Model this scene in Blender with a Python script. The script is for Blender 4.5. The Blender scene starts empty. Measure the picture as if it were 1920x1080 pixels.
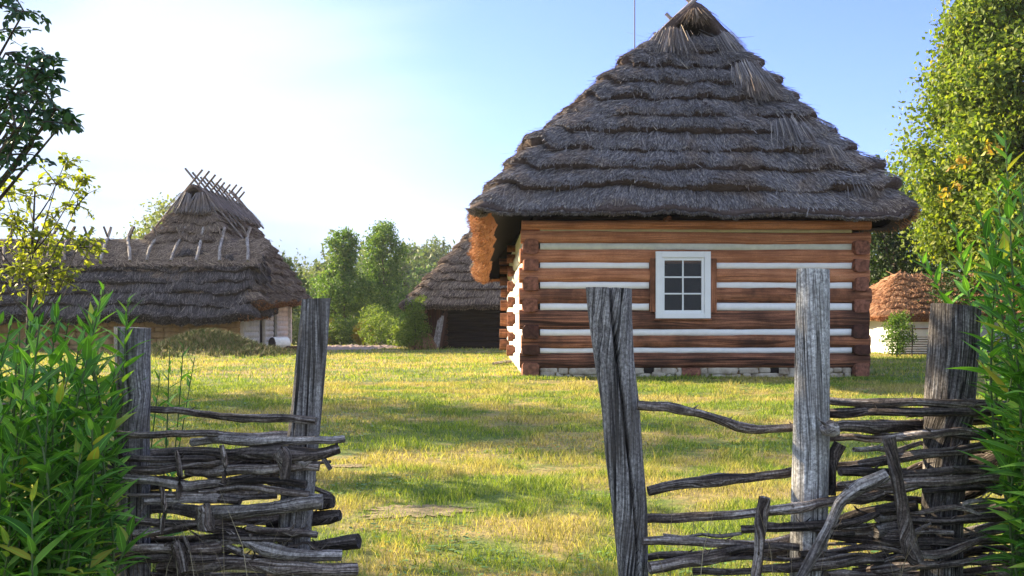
import bpy, math, random
import numpy as np
from mathutils import Vector, Matrix, Euler, noise as mnoise
R = math.radians
scn = bpy.context.scene
COL = scn.collection

# ------------------------------------------------------------------ camera
FPX, HOR, CX = 1844.0, 600.0, 960.0      # focal length and horizon of the photograph in its own pixels
CZ = 1.28                                 # eye height
cd = bpy.data.cameras.new('camera'); cam = bpy.data.objects.new('camera', cd); COL.objects.link(cam)
cam.location = (0, 0, CZ); cam.rotation_euler = (R(90), 0, 0)
cd.sensor_width = 36; cd.lens = 36*FPX/1920; cd.shift_y = (HOR-540)/1920
cd.clip_start = .05; cd.clip_end = 3000
scn.camera = cam

# ------------------------------------------------------------------ light
SUN_EL = R(25); SX, SY = -0.885, 0.466
SUN = Vector((SX*math.cos(SUN_EL), SY*math.cos(SUN_EL), math.sin(SUN_EL)))
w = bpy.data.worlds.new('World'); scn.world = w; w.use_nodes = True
nt = w.node_tree; nt.nodes.clear()
N = lambda t, **k: _node(nt, t, **k)
def _node(tree, t, **k):
    n = tree.nodes.new(t)
    for a, b in k.items():
        if a.startswith('i_'):
            key = a[2:]
            key = int(key) if key.isdigit() else key.replace('_', ' ')
            n.inputs[key].default_value = b
        else: setattr(n, a, b)
    return n
sky = N('ShaderNodeTexSky', sky_type='NISHITA', sun_disc=False, sun_elevation=SUN_EL,
        sun_rotation=math.atan2(SX, SY), altitude=200, air_density=1.0, dust_density=1.2, ozone_density=2.0)
tc = N('ShaderNodeTexCoord')
sep = N('ShaderNodeSeparateXYZ'); nt.links.new(tc.outputs['Generated'], sep.inputs[0])
dot = N('ShaderNodeVectorMath', operation='DOT_PRODUCT'); dot.inputs[1].default_value = Vector((SX, SY, .32)).normalized()
nt.links.new(tc.outputs['Generated'], dot.inputs[0])
mp = N('ShaderNodeMapping'); mp.inputs['Scale'].default_value = (1.1, 1.1, 3.6); mp.inputs['Rotation'].default_value = (0, R(14), R(20)); mp.inputs['Location'].default_value = (.35, .1, .25)
nt.links.new(tc.outputs['Generated'], mp.inputs[0])
nz = N('ShaderNodeTexNoise', i_Scale=1.55, i_Detail=5.0, i_Roughness=.42, i_Distortion=.35); nt.links.new(mp.outputs[0], nz.inputs['Vector'])
def wm(op, a, b, c=None, clamp=False):
    m = N('ShaderNodeMath', operation=op, use_clamp=clamp)
    for i, v in enumerate((a, b, c)):
        if v is None: continue
        if isinstance(v, (int, float)): m.inputs[i].default_value = v
        else: nt.links.new(v, m.inputs[i])
    return m.outputs[0]
# cloud noise all round; unseen clouds behind the view added to fill shaded fronts
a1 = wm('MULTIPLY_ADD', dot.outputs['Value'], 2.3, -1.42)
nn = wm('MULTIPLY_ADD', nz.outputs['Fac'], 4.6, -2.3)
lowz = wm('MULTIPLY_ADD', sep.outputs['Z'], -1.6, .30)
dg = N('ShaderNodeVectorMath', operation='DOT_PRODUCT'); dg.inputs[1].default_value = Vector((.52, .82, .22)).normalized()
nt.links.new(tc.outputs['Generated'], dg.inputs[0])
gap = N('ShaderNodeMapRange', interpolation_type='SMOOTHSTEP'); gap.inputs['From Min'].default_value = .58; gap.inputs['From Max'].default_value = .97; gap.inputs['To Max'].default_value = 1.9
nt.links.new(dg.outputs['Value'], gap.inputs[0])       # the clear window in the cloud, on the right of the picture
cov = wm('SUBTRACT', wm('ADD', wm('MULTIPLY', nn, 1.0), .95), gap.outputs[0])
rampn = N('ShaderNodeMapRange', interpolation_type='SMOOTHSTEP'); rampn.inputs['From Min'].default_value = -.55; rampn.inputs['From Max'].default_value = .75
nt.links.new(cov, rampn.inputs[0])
bg1 = N('ShaderNodeMixRGB', blend_type='MULTIPLY', i_Fac=1.0); nt.links.new(sky.outputs[0], bg1.inputs[1]); bg1.inputs[2].default_value = (.36, .38, .72, 1)
cc = N('ShaderNodeMixRGB', i_Fac=0.0); nt.links.new(rampn.outputs[0], cc.inputs[0])
nt.links.new(bg1.outputs[0], cc.inputs[1])
mp2 = N('ShaderNodeMapping'); mp2.inputs['Scale'].default_value = (1.0, 1.0, 4.2); mp2.inputs['Rotation'].default_value = (0, R(9), R(75)); mp2.inputs['Location'].default_value = (2.3, .7, .1)
nt.links.new(tc.outputs['Generated'], mp2.inputs[0])
nz2 = N('ShaderNodeTexNoise', i_Scale=1.5, i_Detail=4.0, i_Roughness=.4, i_Distortion=.5); nt.links.new(mp2.outputs[0], nz2.inputs['Vector'])
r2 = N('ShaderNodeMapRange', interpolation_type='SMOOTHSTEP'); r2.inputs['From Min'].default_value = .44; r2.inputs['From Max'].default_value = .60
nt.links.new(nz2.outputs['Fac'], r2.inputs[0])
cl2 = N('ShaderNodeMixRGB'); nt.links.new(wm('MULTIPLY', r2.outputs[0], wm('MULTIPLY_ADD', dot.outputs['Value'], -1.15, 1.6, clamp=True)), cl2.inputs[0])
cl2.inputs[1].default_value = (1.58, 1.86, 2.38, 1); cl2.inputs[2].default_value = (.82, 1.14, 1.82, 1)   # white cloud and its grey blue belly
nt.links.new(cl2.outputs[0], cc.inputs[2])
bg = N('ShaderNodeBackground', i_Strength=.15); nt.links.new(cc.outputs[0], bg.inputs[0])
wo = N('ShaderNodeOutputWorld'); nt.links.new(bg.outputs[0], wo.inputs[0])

sd = bpy.data.lights.new('sun', 'SUN'); sd.energy = 4.5; sd.angle = R(.55); sd.color = (1.0, .82, .54)
so = bpy.data.objects.new('sun', sd); COL.objects.link(so); so.location = (-20, 15, 20)
so.rotation_euler = SUN.to_track_quat('Z', 'Y').to_euler()
scn.view_settings.view_transform = 'Standard'; scn.view_settings.look = 'None'
scn.view_settings.gamma = 1; scn.view_settings.use_curve_mapping = False
scn.view_settings.exposure = 2.05
scn.render.engine = 'CYCLES'
scn.cycles.max_bounces = 8; scn.cycles.transparent_max_bounces = 16
scn.cycles.sample_clamp_indirect = 6

# ------------------------------------------------------------------ helpers
def at(x, y, Y):                          # photograph pixel at distance Y -> point in the place
    return Vector(((x-CX)/FPX*Y, Y, CZ+(HOR-y)/FPX*Y))
def tag(o, label=None, cat=None, group=None, kind=None):
    if label: o['label'] = label
    if cat: o['category'] = cat
    if group: o['group'] = group
    if kind: o['kind'] = kind
    return o
def empty(name, loc, label, cat, group=None, rz=0):
    o = bpy.data.objects.new(name, None); COL.objects.link(o); o.location = loc; o.rotation_euler = (0, 0, rz)
    o.empty_display_size = .2
    return tag(o, label, cat, group)
def link(name, me, parent=None, mat=None):
    if mat is not None and not me.materials: me.materials.append(mat)
    o = bpy.data.objects.new(name, me); COL.objects.link(o)
    if parent is not None: o.parent = parent
    return o
def mesh_np(name, V, faces, mat, parent=None, uv=None, smooth=False):
    """V (n,3); faces: list of int arrays (m,k)"""
    me = bpy.data.meshes.new(name)
    V = np.asarray(V, dtype=np.float32)
    fl = [np.asarray(f, dtype=np.int32) for f in faces if len(f)]
    loops = np.concatenate([f.ravel() for f in fl])
    tot = np.concatenate([np.full(len(f), f.shape[1], dtype=np.int32) for f in fl])
    start = np.concatenate(([0], np.cumsum(tot)[:-1])).astype(np.int32)
    me.vertices.add(len(V)); me.vertices.foreach_set('co', V.ravel())
    me.loops.add(len(loops)); me.loops.foreach_set('vertex_index', loops)
    me.polygons.add(len(tot)); me.polygons.foreach_set('loop_start', start); me.polygons.foreach_set('loop_total', tot)
    me.polygons.foreach_set('use_smooth', np.full(len(tot), bool(smooth)))
    if uv is not None:
        l = me.uv_layers.new(name='UVMap'); l.data.foreach_set('uv', np.asarray(uv, dtype=np.float32)[loops].ravel())
    me.update(calc_edges=True)
    return link(name, me, parent, mat)
class MB:                                  # collects shapes that belong to ONE part
    def __init__(s): s.V = []; s.UV = []; s.F = {3: [], 4: []}; s.n = 0
    def add(s, V, F, UV=None):
        V = np.asarray(V, dtype=float)
        if UV is None: UV = np.stack([V[:, 0]+V[:, 1], V[:, 2]], 1)
        for f in F:
            f = np.asarray(f)
            if len(f): s.F[f.shape[1]].append(f+s.n)
        s.V.append(V); s.UV.append(np.asarray(UV)); s.n += len(V); return s
    def box(s, a, b, M=None):
        x0, y0, z0 = a; x1, y1, z1 = b
        V = np.array([(x, y, z) for z in (z0, z1) for y in (y0, y1) for x in (x0, x1)], dtype=float)
        if M is not None: V = np.array([M @ Vector(v) for v in V])
        L = np.argmax(np.abs(np.array(b)-np.array(a)))
        o = [(L+1) % 3, (L+2) % 3]
        raw = np.array([(x, y, z) for z in (z0, z1) for y in (y0, y1) for x in (x0, x1)], dtype=float)
        UV = np.stack([raw[:, o[0]]+raw[:, o[1]], raw[:, L]], 1)
        F = np.array([(0, 2, 3, 1), (4, 5, 7, 6), (0, 1, 5, 4), (2, 6, 7, 3), (0, 4, 6, 2), (1, 3, 7, 5)])
        return s.add(V, [F], UV)
    def build(s, name, mat, parent=None, smooth=False):
        V = np.concatenate(s.V); UV = np.concatenate(s.UV)
        F = [np.concatenate(s.F[k]) for k in (3, 4) if s.F[k]]
        return mesh_np(name, V, F, mat, parent, UV, smooth)
def n3(x, y, z): return mnoise.noise(Vector((x, y, z)))
def sweep(path, ra, rb=None, n=10, p=2.0, rough=.06, freq=4.0, seed=0, up=(0, 0, 1), mod=None, capin=0.0, tilt=0):
    """tube with an oval or squared section, uneven surface, end caps; returns V, faces, UV"""
    path = [Vector(q) for q in path]; m = len(path)
    ra = [ra]*m if isinstance(ra, (int, float)) else ra
    rb = ra if rb is None else ([rb]*m if isinstance(rb, (int, float)) else rb)
    fit = lambda a: list(a) if len(a) == m else list(np.interp(np.linspace(0, 1, m), np.linspace(0, 1, len(a)), a))
    ra, rb = fit(ra), fit(rb)
    V, UV = [], []; L = seed*1.37
    up0 = Vector(up)
    for i, c in enumerate(path):
        t = (path[min(i+1, m-1)]-path[max(i-1, 0)]).normalized()
        sd_ = t.cross(up0)
        if sd_.length < 1e-3: sd_ = t.cross(Vector((1, 0, 0)))
        sd_.normalize(); u_ = sd_.cross(t).normalized()
        if i: L += (c-path[i-1]).length
        for j in range(n+1):
            th = 2*math.pi*(j % n)/n
            cs, sn = math.cos(th), math.sin(th)
            k = 1+rough*n3(cs*1.3+seed*7.1, sn*1.3, L*freq)*2
            if mod: k *= mod(th, i/(m-1), L)
            cx_ = math.copysign(abs(cs)**(2/p), cs); sx_ = math.copysign(abs(sn)**(2/p), sn)
            q = c+sd_*(ra[i]*k*cx_)+u_*(rb[i]*k*sx_)
            if tilt and i == m-1: q += t*(tilt*cs*ra[i])
            V.append(q); UV.append((j/n*2*math.pi*(ra[i]+rb[i])*.5, L))
    F = []
    for i in range(m-1):
        for j in range(n):
            a = i*(n+1)+j; F.append((a, a+n+1, a+n+2, a+1))
    T = []
    for i, sgn in ((0, 1), (m-1, -1)):
        b = len(V); c = sum((V[i*(n+1)+j] for j in range(n)), Vector())/n
        t = (path[1]-path[0]).normalized() if i == 0 else (path[-1]-path[-2]).normalized()
        ring = [V[i*(n+1)+j].copy() for j in range(n)]
        V += ring; V.append(c+t*(capin*sgn))
        UV += [(q[0]*.0+j*.01, (q-c).length*.3+5) for j, q in enumerate(ring)]+[(0, 5)]
        for j in range(n):
            tri = (b+j, b+(j+1) % n, b+n); T.append(tri if sgn > 0 else tri[::-1])
    return np.array(V), [np.array(F), np.array(T)], np.array(UV)
def tube(name, path, ra, mat, parent, **k):
    V, F, UV = sweep(path, ra, **k); return mesh_np(name, V, F, mat, parent, UV, True)
def spline(pts, step):
    """Catmull-Rom through pts, resampled about every step"""
    P = [Vector(p) for p in pts]
    if len(P) < 3: P = [P[0], (P[0]+P[-1])/2, P[-1]]
    P = [P[0]*2-P[1]]+P+[P[-1]*2-P[-2]]; out = []
    for i in range(1, len(P)-2):
        a, b, c, d = P[i-1:i+3]; k = max(2, int((c-b).length/step))
        for s in range(k):
            t = s/k
            out.append(.5*((2*b)+(c-a)*t+(2*a-5*b+4*c-d)*t*t+(3*b-a-3*c+d)*t**3))
    out.append(P[-2]); return out

# ------------------------------------------------------------------ materials
def newmat(name):
    m = bpy.data.materials.new(name); m.use_nodes = True; t = m.node_tree; t.nodes.clear()
    out = t.nodes.new('ShaderNodeOutputMaterial'); return m, t, out
def ramp(t, fac, stops, interp='LINEAR'):
    r = t.nodes.new('ShaderNodeValToRGB'); r.color_ramp.interpolation = interp
    e = r.color_ramp.elements
    while len(e) < len(stops): e.new(.5)
    for el, (p, c) in zip(e, stops): el.position = p; el.color = (*c, 1)
    if fac is not None: t.links.new(fac, r.inputs[0])
    return r.outputs[0]
def tex(t, kind='Object', scale=(1, 1, 1), rot=(0, 0, 0)):
    c = t.nodes.new('ShaderNodeTexCoord'); mp = t.nodes.new('ShaderNodeMapping')
    mp.inputs['Scale'].default_value = scale; mp.inputs['Rotation'].default_value = rot
    t.links.new(c.outputs[kind], mp.inputs[0]); return mp.outputs[0]
def noisen(t, vec, scale, detail=4, rough=.5, dist=0):
    n = _node(t, 'ShaderNodeTexNoise', i_Scale=scale, i_Detail=detail, i_Roughness=rough, i_Distortion=dist)
    if vec is not None: t.links.new(vec, n.inputs['Vector'])
    return n.outputs['Fac']
def mixc(t, fac, a, b, mode='MIX'):
    m = t.nodes.new('ShaderNodeMixRGB'); m.blend_type = mode
    for i, v in ((0, fac), (1, a), (2, b)):
        if isinstance(v, (int, float)): m.inputs[i].default_value = v
        elif isinstance(v, tuple): m.inputs[i].default_value = (*v, 1)
        else: t.links.new(v, m.inputs[i])
    return m.outputs[0]
def mth(t, op, a, b=0.0, clamp=False):
    m = t.nodes.new('ShaderNodeMath'); m.operation = op; m.use_clamp = clamp
    for i, v in ((0, a), (1, b)):
        if isinstance(v, (int, float)): m.inputs[i].default_value = v
        else: t.links.new(v, m.inputs[i])
    return m.outputs[0]
def princ(t, out, col, rough=.8, height=None, bump=.4, dist=.01, spec=.3):
    p = t.nodes.new('ShaderNodeBsdfPrincipled')
    if isinstance(col, tuple): p.inputs['Base Color'].default_value = (*col, 1)
    else: t.links.new(col, p.inputs['Base Color'])
    if isinstance(rough, (int, float)): p.inputs['Roughness'].default_value = rough
    else: t.links.new(rough, p.inputs['Roughness'])
    p.inputs['Specular IOR Level'].default_value = spec
    if height is not None:
        b = t.nodes.new('ShaderNodeBump'); b.inputs['Strength'].default_value = bump; b.inputs['Distance'].default_value = dist
        t.links.new(height, b.inputs['Height']); t.links.new(b.outputs[0], p.inputs['Normal'])
    if out is not None: t.links.new(p.outputs[0], out.inputs[0])
    return p
def wood(name, dark, mid, light, grain=90, along=3.0, crack=.5, blotch=None, blotch_amt=.5, bump=.6, rough=.85, objvar=.25, bscale=2.2, mottle=0):
    """grain runs along v of the UV map (metres)"""
    m, t, out = newmat(name)
    uvv = tex(t, 'UV', (grain, along, 1))
    oi = t.nodes.new('ShaderNodeObjectInfo')
    ad = t.nodes.new('ShaderNodeVectorMath'); ad.operation = 'ADD'; t.links.new(uvv, ad.inputs[0])
    cb = t.nodes.new('ShaderNodeCombineXYZ'); t.links.new(mth(t, 'MULTIPLY', oi.outputs['Random'], 37.0), cb.inputs[2]); t.links.new(cb.outputs[0], ad.inputs[1])
    g = noisen(t, ad.outputs[0], 1.0, 5, .62, .3)
    uv2 = tex(t, 'UV', (grain*.33, along*.45, 1)); g2 = noisen(t, uv2, 1.0, 3, .5, .8)
    big = noisen(t, tex(t, 'Object'), bscale, 4, .6)
    f = mth(t, 'ADD', mth(t, 'MULTIPLY', g, .75), mth(t, 'MULTIPLY', g2, .25))
    c = ramp(t, f, [(.38, dark), (.5, mid), (.63, light)])
    g3 = noisen(t, tex(t, 'UV', (grain*.45, along*.22, 1)), 1.0, 2, .4, .6)
    ln = ramp(t, mth(t, 'ABSOLUTE', mth(t, 'SUBTRACT', g3, .5)), [(.004, (.0, .0, .0)), (.022, (1, 1, 1))])
    ck = mixc(t, 1.0, ramp(t, g2, [(.36, (0, 0, 0)), (.42, (1, 1, 1))]), ln, 'MULTIPLY')
    c = mixc(t, crack, c, mixc(t, 1.0, c, ck, 'MULTIPLY'))
    if mottle:
        mo = noisen(t, tex(t, 'Object'), 85, 4, .7); c = mixc(t, mottle, c, mixc(t, 1.0, c, ramp(t, mo, [(.35, (.35, .33, .33)), (.5, (1, 1, 1)), (.66, (1.75, 1.75, 1.75))]), 'MULTIPLY'))
    if blotch: c = mixc(t, mth(t, 'MULTIPLY', ramp(t, big, [(.42, (0, 0, 0)), (.62, (1, 1, 1))]), blotch_amt), c, blotch)
    v = mth(t, 'ADD', mth(t, 'MULTIPLY', oi.outputs['Random'], 2*objvar), 1-objvar)
    hs = _node(t, 'ShaderNodeHueSaturation'); t.links.new(v, hs.inputs['Value']); t.links.new(c, hs.inputs['Color'])
    h = mth(t, 'MULTIPLY', mth(t, 'ADD', f, mth(t, 'MULTIPLY', ck, .25)), 1.0)
    princ(t, out, hs.outputs[0], rough, h, bump, .012); return m
def plain(name, col, rough=.8, scale=8, var=.35, bump=.3, dist=.01, col2=None, coords='Object', spec=.3):
    m, t, out = newmat(name); v = tex(t, coords); f = noisen(t, v, scale, 6, .62)
    c2 = col2 or tuple(x*(1-var) for x in col)
    c = ramp(t, f, [(.3, c2), (.65, col)]); f2 = noisen(t, v, scale*6, 4, .6)
    princ(t, out, c, rough, mth(t, 'ADD', f, mth(t, 'MULTIPLY', f2, .4)), bump, dist, spec); return m
def island(name, stops, rough=.75, trans=0.0, tcol=None, scale_noise=None, second=None, amt=.5, spec=.3, thr=(.42, .6)):
    """colour by random per island (leaf, straw), optionally a second palette in soft patches of the place"""
    m, t, out = newmat(name)
    g = t.nodes.new('ShaderNodeNewGeometry'); ri = g.outputs['Random Per Island']
    c = ramp(t, ri, stops)
    if second:
        f = noisen(t, tex(t, 'Object'), scale_noise, 4, .55)
        k = mth(t, 'MULTIPLY', ramp(t, f, [(thr[0], (0, 0, 0)), (thr[1], (1, 1, 1))]), amt)
        c = mixc(t, k, c, ramp(t, ri, second))
    if trans:
        p = princ(t, None, c, rough, spec=spec)
        tr = t.nodes.new('ShaderNodeBsdfTranslucent')
        t.links.new(mixc(t, 1.0, c, tcol or (1.5, 1.5, .7), 'MULTIPLY'), tr.inputs[0])
        mx = t.nodes.new('ShaderNodeMixShader'); mx.inputs[0].default_value = trans
        t.links.new(p.outputs[0], mx.inputs[1]); t.links.new(tr.outputs[0], mx.inputs[2]); t.links.new(mx.outputs[0], out.inputs[0])
    else: princ(t, out, c, rough, spec=spec)
    return m
def lawn(name, blades):
    m, t, out = newmat(name); v = tex(t, 'Object')
    patch = noisen(t, tex(t, 'Object', (.55, .9, .55)), .9, 5, .62, .3); fine = noisen(t, v, 9, 5, .7); mid = noisen(t, v, 2.6, 4, .6)
    if blades:
        g = t.nodes.new('ShaderNodeNewGeometry'); ri = g.outputs['Random Per Island']
        green = ramp(t, ri, [(0, (.07, .13, .018)), (.5, (.16, .245, .03)), (1, (.32, .38, .055))])
        dry = ramp(t, ri, [(0, (.24, .18, .07)), (.45, (.42, .325, .13)), (1, (.60, .48, .23))])
    else:
        green = ramp(t, fine, [(.3, (.05, .08, .016)), (.7, (.15, .19, .035))])
        dry = ramp(t, fine, [(.3, (.17, .13, .05)), (.7, (.38, .29, .12))])
    s = mth(t, 'ADD', mth(t, 'MULTIPLY', patch, .7), mth(t, 'MULTIPLY', mid, .3))
    k = ramp(t, s, [(.455, (0, 0, 0)), (.555, (1, 1, 1))])
    if blades: k = mth(t, 'MULTIPLY', mth(t, 'ADD', k, mth(t, 'MULTIPLY', mth(t, 'SUBTRACT', mth(t, 'FRACT', mth(t, 'MULTIPLY', ri, 7.3)), .5), .7), True), .74)
    c = mixc(t, k, green, dry)
    if blades:
        p = princ(t, None, c, .6, spec=.25); tr = t.nodes.new('ShaderNodeBsdfTranslucent')
        t.links.new(mixc(t, 1.0, c, (1.5, 1.5, .8), 'MULTIPLY'), tr.inputs[0])
        mx = t.nodes.new('ShaderNodeMixShader'); mx.inputs[0].default_value = .4
        t.links.new(p.outputs[0], mx.inputs[1]); t.links.new(tr.outputs[0], mx.inputs[2]); t.links.new(mx.outputs[0], out.inputs[0])
    else: princ(t, out, c, .95, mth(t, 'ADD', fine, mid), .6, .04)
    return m

M = {}
M['weed'] = island('rough_weeds', [(0, (.05, .08, .02)), (.5, (.12, .15, .04)), (.8, (.19, .145, .075)), (1, (.28, .21, .12))], .8)
M['clover'] = island('clover_leaf', [(0, (.05, .11, .025)), (.6, (.09, .19, .035)), (1, (.15, .25, .05))], .6)
M['ground'] = lawn('ground_grass', False); M['blade'] = lawn('grass_blade', True)
M['post'] = wood('weathered_post', (.055, .050, .050), (.235, .222, .218), (.46, .44, .43), 150, 3.2, .85, (.10, .085, .075), .55, 1.0, objvar=.1, bscale=5, mottle=.8)
M['post_pale'] = wood('pale_weathered_post', (.15, .145, .14), (.56, .55, .545), (.76, .75, .745), 150, 3.4, .8, (.26, .24, .23), .5, 1.0, objvar=.05, bscale=6, mottle=.8)
M['post_dark'] = wood('dark_weathered_post', (.035, .030, .029), (.13, .115, .11), (.42, .40, .39), 140, 4.5, .8, (.035, .028, .026), .65, 1.0, objvar=.05, bscale=5, mottle=.8)
M['branch'] = wood('bark_branch', (.045, .030, .024), (.21, .165, .14), (.50, .45, .42), 110, 5.0, .6, (.04, .03, .028), .6, 1.0, objvar=.4, bscale=9, mottle=.8)
M['branch_pale'] = wood('bare_pale_branch', (.09, .075, .066), (.34, .30, .28), (.58, .54, .51), 110, 4.0, .5, (.07, .055, .05), .5, .9, objvar=.15, bscale=9, mottle=.8)
M['branch_dark'] = wood('dark_branch', (.022, .017, .015), (.095, .075, .066), (.26, .22, .20), 110, 5.0, .6, (.02, .016, .015), .5, 1.0, objvar=.3, bscale=9, mottle=.8)
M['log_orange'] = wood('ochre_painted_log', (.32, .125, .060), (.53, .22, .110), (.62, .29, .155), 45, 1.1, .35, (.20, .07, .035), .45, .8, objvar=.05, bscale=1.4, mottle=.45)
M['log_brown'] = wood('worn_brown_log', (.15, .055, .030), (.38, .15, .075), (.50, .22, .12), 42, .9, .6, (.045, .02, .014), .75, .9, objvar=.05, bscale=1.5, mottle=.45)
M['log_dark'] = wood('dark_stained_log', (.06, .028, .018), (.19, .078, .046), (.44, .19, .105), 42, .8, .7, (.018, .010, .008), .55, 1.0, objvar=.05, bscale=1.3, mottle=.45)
M['log_end'] = plain('sawn_log_end', (.34, .14, .09), .9, 14, .75, .9, .03)
M['log_end_dark'] = plain('dark_sawn_log_end', (.11, .045, .032), .9, 12, .7, .9, .03)
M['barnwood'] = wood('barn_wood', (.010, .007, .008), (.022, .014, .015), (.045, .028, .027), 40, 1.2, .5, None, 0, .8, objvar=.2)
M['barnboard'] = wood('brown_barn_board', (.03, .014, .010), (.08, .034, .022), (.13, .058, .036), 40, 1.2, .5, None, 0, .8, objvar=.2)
M['wash'] = plain('whitewash', (.86, .86, .86), .9, 7, .10, .5, .012)
M['washlog'] = plain('whitewashed_log', (.74, .71, .66), .9, 5, .30, .7, .02)
M['ochre'] = plain('ochre_daub', (.42, .27, .13), .95, 4, .45, .8, .04)
M['stone'] = plain('limewashed_stone', (.56, .50, .40), .9, 5, .42, .9, .03, (.27, .21, .15))
M['stone_grey'] = plain('field_stone', (.34, .31, .28), .9, 6, .45, .8, .03)
M['winpaint'] = plain('white_gloss_paint', (.80, .82, .84), .45, 5, .06, .15, .004, spec=.5)
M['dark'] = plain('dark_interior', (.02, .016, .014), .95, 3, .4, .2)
M['interior'] = plain('unlit_room_dark', (.035, .022, .018), .95, 3, .4, .2)  # near-black walls carry the unlit room's darkness in their colour
m, t, out = newmat('window_glass')
tp = t.nodes.new('ShaderNodeBsdfTransparent'); tp.inputs[0].default_value = (.82, .85, .85, 1)
gl = _node(t, 'ShaderNodeBsdfGlossy', i_Roughness=.03); fr = _node(t, 'ShaderNodeFresnel', i_IOR=1.33)
nb = t.nodes.new('ShaderNodeBump'); nb.inputs['Strength'].default_value = .01; 
mx = t.nodes.new('ShaderNodeMixShader'); t.links.new(fr.outputs[0], mx.inputs[0]); t.links.new(tp.outputs[0], mx.inputs[1]); t.links.new(gl.outputs[0], mx.inputs[2]); t.links.new(mx.outputs[0], out.inputs[0])
M['glass'] = m
M['thatch'] = island('grey_thatch', [(0, (.062, .054, .057)), (.5, (.195, .178, .188)), (.86, (.37, .345, .355)), (1, (.54, .46, .37))], .85,
                     scale_noise=1.3, second=[(0, (.09, .058, .042)), (.6, (.27, .18, .12)), (1, (.46, .33, .21))], amt=.55, thr=(.5, .68))
M['thatch_dark'] = island('dark_thatch', [(0, (.035, .028, .028)), (.5, (.10, .085, .085)), (.9, (.21, .185, .18)), (1, (.40, .33, .28))], .9)
M['thatch_brown'] = island('brown_thatch', [(0, (.075, .052, .042)), (.5, (.22, .16, .125)), (.9, (.38, .29, .22)), (1, (.52, .40, .28))], .85)
M['thatch_red'] = island('tan_thatch', [(0, (.24, .12, .065)), (.5, (.40, .21, .12)), (1, (.55, .33, .20))], .85)
M['straw_eave'] = island('sun_orange_straw', [(0, (.16, .055, .022)), (.5, (.36, .15, .06)), (1, (.52, .28, .13))], .85)  # low sun's orange painted into the straw ends of the side eaves
def bedmat(name, a, b, sc=26):
    m, t, out = newmat(name); v = tex(t); f = noisen(t, v, sc, 5, .75); g = noisen(t, v, 2.0, 3, .5)
    c = ramp(t, mth(t, 'ADD', mth(t, 'MULTIPLY', f, .7), mth(t, 'MULTIPLY', g, .3)), [(.35, a), (.65, b)])
    princ(t, out, c, .95, f, .9, .03); return m
M['bed'] = bedmat('thatch_bed', (.045, .028, .024), (.13, .10, .098))
M['bed_dark'] = bedmat('dark_thatch_bed', (.02, .014, .014), (.06, .05, .053))
M['bed_red'] = bedmat('tan_thatch_bed', (.16, .07, .035), (.36, .18, .10))
M['eave'] = bedmat('sun_orange_thatch_edge', (.14, .055, .025), (.36, .15, .065), 40)  # thatch edge coloured orange as the sun lights it
M['soil'] = bedmat('tilled_soil', (.20, .14, .115), (.42, .31, .26), 5)
M['hay_pale'] = island('bleached_stem', [(0, (.20, .15, .09)), (1, (.50, .42, .28))], .8)
M['earth'] = bedmat('bare_earth', (.13, .10, .05), (.34, .27, .16), 14)
M['hay'] = island('dry_hay', [(0, (.14, .065, .035)), (.5, (.28, .14, .075)), (1, (.42, .24, .13))], .9)
M['metal'] = plain('grey_iron', (.10, .10, .11), .5, 20, .3, .1)
M['bark'] = wood('tree_bark', (.03, .024, .02), (.075, .062, .052), (.14, .12, .10), 25, 5, .6, None, 0, 1.0, objvar=.2)
def leafm(name, stops, trans=.4, second=None, sn=.5, amt=.5, rough=.55, tcol=(1.6, 1.7, .6), spec=.3): return island(name, stops, rough, trans, tcol, sn, second, amt, spec)
M['lf_linden'] = leafm('linden_leaf', [(0, (.065, .11, .02)), (.5, (.155, .215, .035)), (.96, (.26, .30, .05)), (1, (.40, .32, .05))], .42)
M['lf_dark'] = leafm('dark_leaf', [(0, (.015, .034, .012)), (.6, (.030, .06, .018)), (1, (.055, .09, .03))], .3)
M['lf_mid'] = leafm('mid_green_leaf', [(0, (.045, .095, .022)), (.6, (.09, .165, .035)), (1, (.16, .23, .05))], .38)
M['lf_bush'] = leafm('bush_leaf', [(0, (.06, .10, .02)), (.6, (.12, .17, .03)), (1, (.20, .25, .06))], .4)
M['lf_far'] = leafm('far_leaf', [(0, (.05, .08, .03)), (.6, (.09, .13, .05)), (1, (.17, .19, .08))], .3)
M['lf_pale'] = leafm('pale_far_leaf', [(0, (.10, .13, .05)), (.6, (.17, .20, .08)), (1, (.24, .26, .12))], .35)
M['lf_sap'] = leafm('sapling_leaf', [(0, (.10, .13, .02)), (.6, (.22, .25, .035)), (1, (.34, .34, .06))], .45)
M['lf_near'] = leafm('near_tree_leaf', [(0, (.018, .05, .03)), (.6, (.045, .11, .05)), (.95, (.09, .17, .07)), (1, (.18, .26, .06))], .3, rough=.4, spec=.4)
M['lf_autumn'] = leafm('autumn_leaf', [(0, (.30, .15, .02)), (.5, (.40, .26, .03)), (1, (.34, .34, .06))], .35)
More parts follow.
